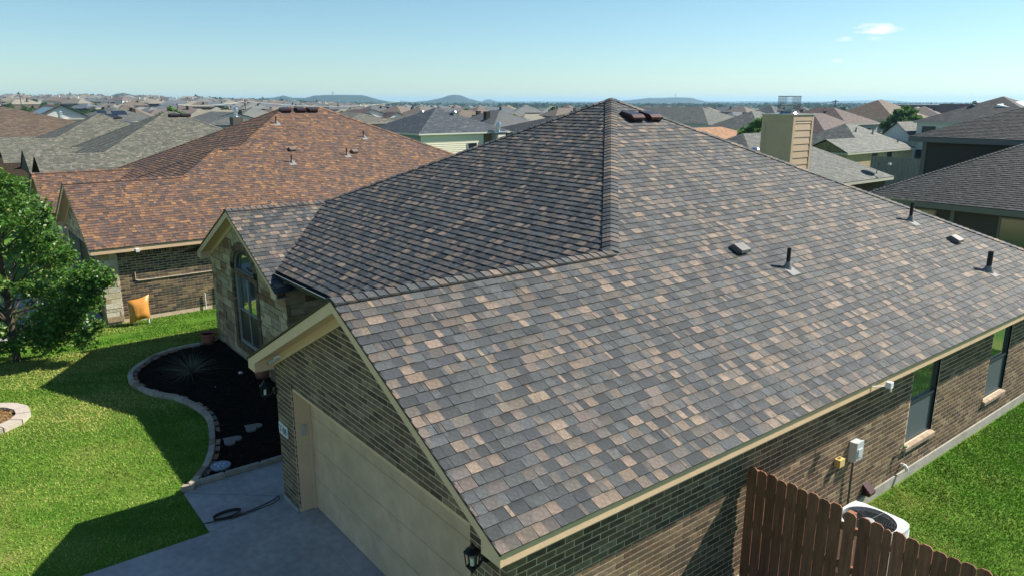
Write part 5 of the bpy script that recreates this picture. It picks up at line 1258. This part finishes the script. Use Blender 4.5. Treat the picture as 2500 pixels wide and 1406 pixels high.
# school and pink building far right
r = empty('school_building', (-190, 460, -4), 'long dark red brick school building on the right horizon', 'school')
G().box((-205, 440, -6), (-150, 500, 4.6)).obj('walls', M('dark_red_brick', (.13, .055, .05), .9, noise=.15, nscale=.3), r); G().box((-206, 439, 4.6), (-149, 501, 5.0)).obj('roof_edge', grs, r)
G().box((-172, 432, -6), (-110, 470, 5.4)).obj('wing', MATS['dark_red_brick'], r)
for i in range(7): G().box((-200 + i * 7, 439.5, -1), (-197 + i * 7, 440, 1.5)).obj('window', darkglass_m, r)
r = empty('pink_building', (-190, 570, -4), 'pale pink flat building on the far right horizon', 'building')
G().box((-215, 565, -6), (-120, 600, 3.2)).obj('walls', M('pink_stucco', (.5, .28, .2), .8), r)
for i in range(9): G().box((-212 + i * 9, 564.6, -1), (-208 + i * 9, 565, 1.6)).obj('window', darkglass_m, r)

# ================================================================== trees
LEAFQ = np.array([[-.5, 0, 0], [0, -.28, .05], [.5, 0, 0], [0, .28, .05]])
def leaf_mesh(name, centers, size, cols, seed, up=.35):
    rg = np.random.default_rng(seed); n = len(centers); size = np.broadcast_to(size, (n,))
    a = rg.normal(size=(n, 3)); a[:, 2] *= .6; a /= np.linalg.norm(a, axis=1)[:, None]
    b = rg.normal(size=(n, 3)); b -= (b * a).sum(1)[:, None] * a; b /= np.linalg.norm(b, axis=1)[:, None]; c = np.cross(a, b)
    V = centers[:, None, :] + size[:, None, None] * (LEAFQ[None, :, 0:1] * a[:, None, :] + LEAFQ[None, :, 1:2] * b[:, None, :] + LEAFQ[None, :, 2:3] * c[:, None, :])
    me = bpy.data.meshes.new(name); me.vertices.add(4 * n); me.vertices.foreach_set('co', V.astype(np.float32).ravel())
    me.loops.add(4 * n); me.loops.foreach_set('vertex_index', np.arange(4 * n, dtype=np.int32)); me.polygons.add(n)
    me.polygons.foreach_set('loop_start', np.arange(0, 4 * n, 4, dtype=np.int32)); me.polygons.foreach_set('loop_total', np.full(n, 4, np.int32)); me.update()
    at = me.color_attributes.new('Col', 'FLOAT_COLOR', 'POINT'); arr = np.ones((4 * n, 4), np.float32); arr[:, :3] = np.repeat(cols, 4, 0); at.data.foreach_set('color', arr.ravel()); return me
def tree_pts(h, rad, nclump, nleaf, seed, zlow=.18, shape=1.0):
    rg = np.random.default_rng(seed); C = []
    for i in range(nclump):
        z = rg.uniform(zlow, 1.0) ; prof = math.sin(math.pi * min(1, (z - zlow) / (1 - zlow) * .86 + .14)) ** .7; t = rg.uniform(0, 6.28); q = rg.uniform(.35, 1.0) ** .5 * rad * prof * rg.uniform(.75, 1.15)
        C.append((q * math.cos(t), q * math.sin(t), z * h))
    C = np.array(C); idx = rg.integers(0, nclump, nleaf); s_ = rad * .17 * rg.uniform(.6, 1.35, nclump)
    off = rg.normal(size=(nleaf, 3)); off /= np.linalg.norm(off, axis=1)[:, None]; off *= (rg.uniform(0, 1, nleaf) ** .45)[:, None]
    P = C[idx] + off * s_[idx][:, None] * np.array([1.15, 1.15, .85]); tone = rg.uniform(.75, 1.25, nclump)[idx]; return P, tone, C
# the big leafy tree at the left edge
TX, TY, TZ = -13.9, -2.45, -.1
r = empty('leafy_tree', (TX, TY, TZ), 'large glossy green leafy tree filling the left edge of the frame', 'tree')
P, tone, C = tree_pts(4.9, 1.6, 190, 24000, 3, zlow=.10)
# side boughs reaching to the right
extra = []; rg = np.random.default_rng(5)
for (cx, cy, cz, rr_, n) in ((1.55, 1.65, 2.25, .36, 1500), (1.9, 1.95, 2.2, .24, 650), (1.35, 1.4, 1.75, .45, 2100), (1.7, 1.6, 1.75, .28, 800), (1.15, 1.1, 1.2, .48, 2100), (1.25, 1.3, 2.75, .22, 500), (1.05, 1.0, 3.6, .13, 220), (1.08, 1.04, 3.9, .12, 200), (1.1, 1.06, 3.25, .15, 240), (1.75, 1.65, 1.05, .2, 300), (.9, .7, .75, .5, 1500), (1.5, 1.35, .75, .3, 700)):
    o = rg.normal(size=(n, 3)); o /= np.linalg.norm(o, axis=1)[:, None]; o *= (rg.uniform(0, 1, n) ** .5)[:, None] * rr_ * (1 + .35 * np.sin(o[:, :1] * 7 + o[:, 2:] * 9)); extra.append(np.array([cx, cy, cz]) + o)
extra = np.concatenate(extra); P = np.concatenate([P, extra]); tone = np.concatenate([tone, rg.uniform(.85, 1.2, len(extra))])
P = P + np.array([TX, TY, TZ]); n = len(P); cc = np.array([.08, .19, .03])[None] * tone[:, None] * rg.uniform(.7, 1.35, (n, 1)); yl = rg.random(n) < .12; cc[yl] = np.array([.2, .26, .05]) * rg.uniform(.8, 1.2, (yl.sum(), 1))
me = leaf_mesh('crown', P, rg.uniform(.07, .135, n), cc, 9); me.materials.append(leaf_m); o = bpy.data.objects.new('crown', me); link(o, r); tag(o, kind='stuff')
g = G(); g.cyl((TX, TY, TZ - .1), (TX + .05, TY, TZ + 1.1), .10, .075, 10); g.cyl((TX + .05, TY, TZ + 1.1), (TX, TY + .05, TZ + 3.6), .075, .03, 8); g.obj('trunk', bark_m, r)
g = G()
for i in range(0, len(C), 7):
    c = C[i]; b = Vector((TX + .03, TY, TZ + min(max(c[2] * .55, .7), 3.4))); e = Vector((TX + c[0], TY + c[1], TZ + c[2])); m_ = b.lerp(e, .5) + Vector((0, 0, .12)); g.cyl(b, m_, .028, .018, 5); g.cyl(m_, e, .018, .006, 5)
for e in ((1.9, 1.95, 2.2), (1.35, 1.4, 1.75), (1.5, 1.35, .75), (1.08, 1.04, 3.9), (1.25, 1.3, 2.75)): g.cyl((TX, TY, TZ + e[2] * .7), (TX + e[0], TY + e[1], TZ + e[2]), .03, .008, 5)
g.obj('limbs', bark_m, r, kind='stuff')
# shared tree models for the distance
TM = []
for k, (h, rad, nc, nl, col, ls) in enumerate(((7, 3.0, 60, 5200, (.045, .095, .022), .55), (6, 3.4, 52, 4200, (.035, .07, .02), .55), (8, 3.2, 70, 6000, (.06, .12, .03), .55), (5, 2.6, 36, 1800, (.11, .13, .03), .45), (3.6, 3.0, 30, 1500, (.04, .07, .022), .45))):
    P, tone, C = tree_pts(h, rad, nc, nl, 20 + k, zlow=.22 if k < 4 else .05); rg = np.random.default_rng(60 + k)
    cc = np.array(col)[None] * (tone * rg.uniform(.7, 1.3, len(P)))[:, None]; cc = cc * 1.35; me = leaf_mesh('crown', P, rg.uniform(.7, 1.3, len(P)) * ls, cc, 70 + k); me.materials.append(fleaf_m)
    tg = G(); tg.cyl((0, 0, -.5), (0, 0, h * .45), .22, .12, 7)
    for i in range(0, len(C), 5): tg.cyl((0, 0, h * .3), tuple(C[i]), .08, .02, 4)
    TM.append((me, tg.mesh('trunk', bark_m)))
def place_tree(k, x, y, s, label, group=None, tint=1.0, z=None, parts=True, name='tree'):
    z = gz(x, y) if z is None else z; r = bpy.data.objects.new(name, None if parts else TM[k][0]); rot = rng.random() * 6.28
    link(r, None, Matrix.Translation((x, y, z)) @ Matrix.Rotation(rot, 4, 'Z') @ Matrix.Diagonal((s, s, s * rng.uniform(.9, 1.1), 1))); tag(r, label, 'tree', group)
    if parts:
        for m_, nm in zip(TM[k], ('crown', 'trunk')):
            o = bpy.data.objects.new(nm, m_); link(o, r, WM[r.name])
            if nm == 'crown': rgb(o, (tint, tint, tint)); o['kind'] = 'stuff'
    else: rgb(r, (tint, tint, tint))
place_tree(2, -44.6, 112.1, 1.08, 'big dark leafy tree between the plum roof and the white house', tint=1.2, z=-3.0)
place_tree(0, -42.6, 113.4, .85, 'lower bright green tree growing against the big dark one', tint=1.9, z=-2.6)
place_tree(0, -60, 166, 1.15, 'tree top rising behind the white two-storey house', tint=1.1, z=.2) if False else place_tree(0, -36.0, 128, 1.12, 'tree top rising behind the white two-storey house', tint=1.1, z=-.9)
place_tree(1, -39.7, 68.4, .80, 'feathery green tree directly left of the big chimney', tint=2.2, z=-1.0)
place_tree(1, -58, 96, .85, 'wide green tree behind the orange roof', tint=1.2, z=-1.5)
place_tree(3, -59, 99.5, .75, 'yellow-green tree touching the chimney in view', tint=1.1, z=-1.0)
place_tree(0, -158, 37, 1.2, 'round bright tree beyond the solar panel roof', tint=1.5)
place_tree(1, -112, 9.5, .72, 'dark bushy tree between the brown and white gable houses', tint=.9, z=.2)
place_tree(4, -150, 45, 1.0, 'low green tree right of the round bright one', tint=1.5)
place_tree(1, -146, 58, 1.1, 'dark olive tree behind the tan peak', tint=.9)
place_tree(1, -140, 63, .95, 'second dark olive tree behind the tan peak', tint=.85)
place_tree(3, -235, 92, 1.1, 'orange-yellow tree among the distant roofs', tint=1.7)
for i, px in enumerate(((-238, 168), (-222, 178), (-212, 190), (-206, 202))): place_tree((2, 3, 0, 2)[i], px[0], px[1], 1.05, ('first', 'second yellow-green', 'third', 'rightmost and darkest')[i] + ' tree of the row beyond the slate roof', 'row of trees beyond the slate roof', (1.5, 1.6, 1.5, .8)[i])

# ================================================================== the wider neighbourhood
RECTS += [(-33, -16, -6, 19), (-54, -37, -6, 19), (-79, -62, -6, 20), (-13, 4, -6, 18), (-12, 14, 27, 50), (-30, -20, 60, 75)]
rwall = [M('far_wall_tan', (.32, .26, .18), .9), M('far_wall_brick', (.16, .095, .065), .9), M('far_wall_pale', (.5, .47, .40), .8)]
roofcol = M('far_roof', (1, 1, 1), .85, noise=.12, nscale=.8)
HM = []
for k in range(9):
    a = (6.2, 7.2, 5.6)[k % 3]; b = (8.5, 7.5, 9.5)[(k // 3) % 3]; ze = (2.5, 2.5, 5.0)[(k * 2 // 3) % 3]; g = G()
    parts = [(-a, a, -b, b, ze, ('hip', 'hip'), 'y')] + ([(-a, -.5, -b - 4, -b + 3, 2.5, ('gable', 'hip'), 'y')] if k % 2 == 0 else [(0, a + 3, -3.5, 3.5, 2.5, ('hip', 'gable'), 'x')])
    roofs = []
    for (x0, x1, y0, y1, z_, en, ax) in parts:
        Pl, gab, zr = planes_of(x0, x1, y0, y1, z_, .48, ax, en)
        for pl in Pl:
            n_ = len(g.f); g.poly(pl if frame_of(pl)[3].dot(Vector((0, 0, 1))) > 0 else pl[::-1]); roofs.append((n_, 1))
        n_ = len(g.f); g.box((x0 + .35, y0 + .35, -2.5), (x1 - .35, y1 - .35, z_ - .02)); 
        for q in gab:
            if q:
                p, r_, m = q; ix = .35 * (1 if m[0] < 0 and ax == 'x' else -1) if ax == 'x' else 0; iy = .35 if ax == 'y' else 0
                g.poly([(p[0] + ix, p[1] + iy, z_ - .05), (r_[0] + ix, r_[1] + iy, z_ - .05), (m[0] + ix, m[1] + iy, zr - .1)])
    nw = len(g.f)
    for (wx, wy, hx_, hy_) in ((a - .33, -3, 0, .6), (a - .33, 2.5, 0, .6), (-2.5, -b + .33, .7, 0), (2.2, -b + .33, .7, 0)):
        z0 = .9 if ze < 4 else 3.0
        g.box((wx - hx_ - .02, wy - hy_ - .02, z0), (wx + hx_ + .02, wy + hy_ + .02, z0 + 1.3))
    g.box((a * .4, 1.0, ze + 1), (a * .4 + .8, 1.9, ze + 2.6 + .2)); 
    me = g.mesh('far_house', [rwall[k % 3], roofcol, darkglass_m]); mi = [0] * len(g.f)
    for i, m_ in roofs: mi[i] = 1
    for i in range(nw, len(g.f) - 6): mi[i] = 2
    me.polygons.foreach_set('material_index', mi); HM.append((me, k % 3))
RC = {'grey': (.15, .157, .15), 'slate': (.11, .125, .142), 'brown': (.14, .115, .095), 'tan': (.20, .185, .15), 'plum': (.135, .107, .10), 'charcoal': (.085, .09, .095)}
cand = []
for i in range(-62, 6):
    for j in range(-3, 62):
        bx_, by_ = i * 18.5, j * 25 + (3 if j % 2 else -3); blk = (i // 6, j // 4); rb = random.Random(blk[0] * 91 + blk[1] * 7)
        ang = rb.uniform(-.5, .5) if math.hypot(bx_, by_) > 150 else 0
        x = bx_ + rb.uniform(-8, 8) + rng.uniform(-2, 2); y = by_ + rb.uniform(-5, 5) + rng.uniform(-2, 2)
        d = math.hypot(x - CAM.x, y - CAM.y); th = math.degrees(math.atan2(y - CAM.y, -(x - CAM.x)))
        if d < 62 or th < 2 or th > 78: continue
        rmax = 1080 if th < 24 else 1080 - (th - 24) / 14 * 560 if th < 38 else 520 - (th - 38) * 4
        if d > rmax: continue
        if th < 10 and 120 < d < 520: continue
        if any(x > q[0] - 9 and x < q[1] + 9 and y > q[2] - 11 and y < q[3] + 11 for q in RECTS): continue
        if 300 < d < 420 and th > 42 and rng.random() < .6: continue
        cand.append((d, x, y, th, ang))
cand.sort(); names = list(RC); G_STUFF = []
def region(th, d):
    a = 'far left' if th < 12 else 'left' if th < 22 else 'left of centre' if th < 31 else 'centre' if th < 42 else 'right of centre' if th < 54 else 'right'
    b = 'nearest' if d < 120 else 'near' if d < 200 else 'middle' if d < 330 else 'far' if d < 600 else 'farthest'
    return a, b
for n_i, (d, x, y, th, ang) in enumerate(cand):
    k = rng.randrange(9); me, wc = HM[k]; nm = rng.choice(names); c = RC[nm]; j_ = rng.uniform(.9, 1.12); rot = ang + rng.choice((0, 0, math.pi / 2, math.pi, -math.pi / 2))
    wm = Matrix.Translation((x, y, gz(x, y) + .1)) @ Matrix.Rotation(rot, 4, 'Z')
    if n_i < 290:
        o = bpy.data.objects.new('distant_house', me); link(o, None, wm); rgb(o, [v * j_ for v in c]); a, b = region(th, d)
        two = 'two-storey' if k in (1, 4, 7, 3) and False else 'low'
        tag(o, f'{nm} roofed house with {("tan", "red", "pale")[wc]} walls, {b} distant rows, {a} of view', 'house', f'distant houses, {nm} roof, {("tan", "red", "pale")[wc]} walls, {b} rows, {a}')
    else: G_STUFF.append((me, wm, [v * j_ for v in c], wc))
if G_STUFF:
    g = G(); far_attr = M('far_house_mix', rough=.85, attr=True); wcs = ((.40, .33, .24), (.2, .12, .085), (.55, .53, .47), )
    for me, wm, c, wc in G_STUFF:
        b = len(g.v); n0 = 0
        for p in me.polygons:
            col = tuple(c) if p.material_index == 1 else (.03, .03, .035) if p.material_index == 2 else wcs[wc]
            g.poly([wm @ me.vertices[i].co for i in p.vertices], col)
    tag(g.obj('distant_houses', far_attr), 'farthest rows of small suburban roofs merging towards the horizon', 'houses', kind='stuff')
# scattered trees among them
cnt = 0; TG = 'trees scattered among the distant houses'
for i in range(900):
    th = rng.uniform(4, 76); d = 165 * (6.2 ** rng.random()); x = CAM.x - d * math.cos(R_(th)); y = CAM.y + d * math.sin(R_(th))
    if d > 950 or any(x > q[0] - 3 and x < q[1] + 3 and y > q[2] - 3 and y < q[3] + 3 for q in RECTS): continue
    if min((abs(x - c[1]) + abs(y - c[2]) for c in cand), default=99) < 7.5: continue
    if cnt >= 285: break
    k = rng.choice((0, 1, 1, 2, 4, 4)); a, b = region(th, d)
    place_tree(k, x, y, rng.uniform(.45, .95), f'small {("round bright", "dark", "tall green", "", "low bushy")[k]} tree among {b} distant rows, {a} of view', f'{TG}, {a}, {b}', rng.uniform(.8, 1.3), parts=False, name='distant_tree'); cnt += 1
# wooded belt on the left hillside
for i in range(85):
    th = rng.uniform(2.5, 12.5); d = rng.uniform(190, 520); 
    if d < 300 and th < 6: d += 150
    x = CAM.x - d * math.cos(R_(th)); y = CAM.y + d * math.sin(R_(th)); place_tree(rng.choice((1, 1, 2, 4)), x, y, rng.uniform(.5, .95), f'dark tree of the wooded belt, {"lower edge" if d < 330 else "upper edge" if d > 430 else "middle"}, {"far left" if th < 6 else "left"} of the hillside', 'wooded belt on the left hillside', rng.uniform(.8, 1.2), parts=False, name='distant_tree')
for i in range(16):
    th = rng.uniform(3.2, 9.5); d = rng.uniform(125, 185); x = CAM.x - d * math.cos(R_(th)); y = CAM.y + d * math.sin(R_(th))
    if any(x > q[0] - 3 and x < q[1] + 3 and y > q[2] - 3 and y < q[3] + 3 for q in RECTS): continue
    place_tree(rng.choice((1, 2, 4)), x, y, rng.uniform(.6, .9), 'leafy green tree in the loose row behind the far left houses', 'trees behind the far left houses', rng.uniform(1.1, 1.5), parts=False, name='distant_tree')
# far woods on the plain: one mass
n = 26000; rg = np.random.default_rng(11); th = rg.uniform(2, 80, n); d = 1150 * (5.5 ** rg.random(n)); ph = np.sin(th * 1.7 + d * .004) + np.sin(th * .6 - d * .0023) + rg.normal(0, .5, n); k = ph > .1; th, d = th[k], d[k]; n = len(th)
x = CAM.x - d * np.cos(np.radians(th)); y = CAM.y + d * np.sin(np.radians(th)); z = ground(x, y) + rg.uniform(0, 7, n)
me = leaf_mesh('distant_woods', np.stack([x, y, z], 1), rg.uniform(9, 18, n) * (d / 2600) ** .35, np.array([.04, .065, .03])[None] * rg.uniform(.7, 1.3, (n, 1)), 12); me.materials.append(fleaf_m); o = bpy.data.objects.new('distant_woods', me); link(o); tag(o, 'dark green woods on the plain below the blue hills', 'woods', kind='stuff')

# ================================================================== hills
hill_m = M('wooded_hill', (.025, .042, .03), .95, noise=.35, nscale=.02, world=True)
def hill(name, prof, depth, base=-9):
    # ridge line of given heights; slopes fall away on both sides over the given depth
    P = []
    for i in range(len(prof) - 1):
        a, b = Vector(prof[i]), Vector(prof[i + 1])
        for t in range(4): P.append(a.lerp(b, t / 4))
    P.append(Vector(prof[-1])); nP = len(P); v = []; f = []; rows = (-1, -.75, -.5, -.3, -.12, 0, .12, .4, 1)
    axis = (P[-1] - P[0]); axis.z = 0; nrm = Vector((-axis.y, axis.x, 0)).normalized()
    for q in rows:
        for i, p in enumerate(P):
            fall = math.cos(abs(q) * math.pi / 2) ** 1.4; h = base + (p.z - base) * fall + (rng.uniform(-1, 1) * .012 * (p.z - base) if abs(q) < 1 else 0)
            v.append((p.x + nrm.x * q * depth + rng.uniform(-1, 1) * 3, p.y + nrm.y * q * depth, h))
    for k in range(len(rows) - 1):
        for i in range(nP - 1): f.append([k * nP + i, k * nP + i + 1, (k + 1) * nP + i + 1, (k + 1) * nP + i])
    g = G(); g.mesh_(v, f); o = g.obj(name, hill_m, smooth=True); tag(o, kind='structure')
hill('left_hill', [(-2190, 250, 4), (-2162, 357, 15.7), (-2158, 382, 17.8), (-2154, 403, 26.0), (-2151, 417, 28.2), (-2148, 436, 24.2), (-2143, 458, 18.1), (-2138, 481, 15.1), (-2110, 640, 3)], 420)
hill('mesa_hill', [(-3060, 900, 8), (-3021, 1028, 16.7), (-3001, 1086, 19.9), (-2983, 1133, 23.2), (-2972, 1163, 31.3), (-2958, 1197, 21.8), (-2940, 1241, 21.9), (-2925, 1276, 31.6), (-2904, 1323, 33.4), (-2847, 1442, 33.7), (-2837, 1461, 28.9), (-2821, 1493, 17.4), (-2797, 1537, 7.6), (-2760, 1603, 5.9), (-2740, 1700, -4)], 600)
hill('cone_hill', [(-3110, 1780, -4), (-3086, 1837, 5.9), (-3046, 1902, 13.5), (-3017, 1948, 24.7), (-2999, 1976, 36.0), (-2983, 2000, 39.8), (-2967, 2024, 36.1), (-2945, 2055, 21.1), (-2917, 2095, 9.9), (-2900, 2118, 6.1), (-2870, 2170, -4)], 300)
hill('small_cone_hill', [(-4230, 3000, -4), (-4209, 3039, 8.7), (-4193, 3061, 19.6), (-4176, 3084, 25.1), (-4160, 3106, 17.0), (-4143, 3129, 8.8), (-4120, 3160, -4)], 200)
hill('flat_top_hill', [(-3080, 2840, -4), (-3014, 2913, 2.0), (-2951, 2977, 6.5), (-2872, 3054, 15.2), (-2823, 3099, 21.7), (-2783, 3135, 28.2), (-2725, 3186, 28.2), (-2675, 3228, 31.4), (-2608, 3282, 28.1), (-2583, 3302, 17.4), (-2540, 3335, 6.8), (-2489, 3374, 2.6), (-2440, 3400, -5)], 600)
hill('horizon_plateau', [(-6700, 4300, 8), (-6468, 4694, 10.1), (-6150, 5103, 12.5), (-5568, 5733, 10.8), (-4942, 6282, 11.2), (-4457, 6634, 15.5), (-3972, 6936, 11.7), (-3653, 7110, 21.3), (-3464, 7204, 25.0), (-3385, 7241, 19.4), (-3275, 7292, 8.2), (-2880, 7457, 4.8), (-1500, 7800, 1.7)], 1100)
hill('far_left_ridge', [(-3900, -300, 14), (-3880, 200, 16), (-3850, 600, 15), (-3820, 1000, 16), (-3700, 1500, 10), (-3600, 1900, 4)], 500)
for nm, x, y, h, lab in (('radio_mast', -2895.6, 1341.8, 47, 'thin radio mast on the left mesa'), ('radio_mast', -2676, 3227, 50, 'thin radio mast on the flat-topped hill right of the peak')):
    g = G(); g.cyl((x, y, 25), (x, y, h), 2.0, 1.2, 5); g.box((x - 4, y - 4, h - 5), (x + 4, y + 4, h - 3)); tag(g.obj(nm, M('mast_grey', (.35, .35, .36), .6)), lab, 'mast')
# ================================================================== poles and wires
pm = M('pole_wood', (.10, .085, .07), .9)
poles = [(-243.0, 60.4, 5.9, 'left of the rust peak'), (-262, 88, 7.0, 'just right of the rust ridge line'), (-93.2, 180.6, 6.9, 'behind the chimney cage'), (-199.5, 253.2, 5.6, 'between the peak and the chimney'), (-150, 62, 3.6, 'shorter, left of the orange-yellow tree'), (-160, 70, 4.0, 'among the grey roofs left of the rust peak'), (-75, 236, 6.4, 'on the right near the leafy tree'), (-330, 190, 7.0, 'above the slate roof'), (-360, 30, 9, 'in the pale field at the far left')]
for x, y, top, lab in poles:
    z = gz(x, y); r = empty('utility_pole', (x, y, z), f'wooden utility pole {lab}', 'utility pole'); G().cyl((x, y, z - 1), (x, y, top), .2, .13, 7).obj('pole', pm, r); G().box((x - .9, y - .08, top - .5), (x + .9, y + .08, top - .35)).obj('crossarm', pm, r)
def wire(a, b, sag, lab):
    a, b = Vector(a), Vector(b); pts = []
    for i in range(17): t = i / 16; p = a.lerp(b, t); p.z -= sag * 4 * t * (1 - t); pts.append(p)
    g = G(); g.tube(pts, .06, 5); tag(g.obj('power_line', M('wire_pale', (.5, .55, .5), .6)), lab, 'power line')
wire((-360, 30, 8.6), (-243, 60.4, 5.5), 2.4, 'pale power line sagging across the left hillside')
wire((-243, 60.4, 5.5), (-262, 88, 6.6), .8, 'pale power line between the two left poles')
wire((-262, 88, 6.6), (-330, 190, 6.6), 2.2, 'pale power line above the roofs left of centre')
wire((-330, 190, 6.6), (-199.5, 253.2, 5.2), 2.0, 'pale power line passing behind the near roof peak')
wire((-199.5, 253.2, 5.2), (-93.2, 180.6, 6.4), 1.4, 'pale power line between the peak and the chimney')
# ================================================================== haze
hz = G(); hz.box((-9800, -9800, -11), (9800, 9800, 58)); hm_ = bpy.data.materials.new('haze_air'); hm_.use_nodes = True; t = hm_.node_tree
for n_ in list(t.nodes):
    if n_.type == 'BSDF_PRINCIPLED': t.nodes.remove(n_)
pv = t.nodes.new('ShaderNodeVolumePrincipled'); pv.inputs['Color'].default_value = (.40, .69, 1.0, 1); pv.inputs['Density'].default_value = 0.00013; pv.inputs['Anisotropy'].default_value = .2
t.links.new(pv.outputs[0], [n_ for n_ in t.nodes if n_.type == 'OUTPUT_MATERIAL'][0].inputs['Volume'])
tag(hz.obj('haze', hm_), 'thin blue summer haze over the whole plain', 'haze', kind='stuff')
print('candidates', len(cand), 'trees', cnt)
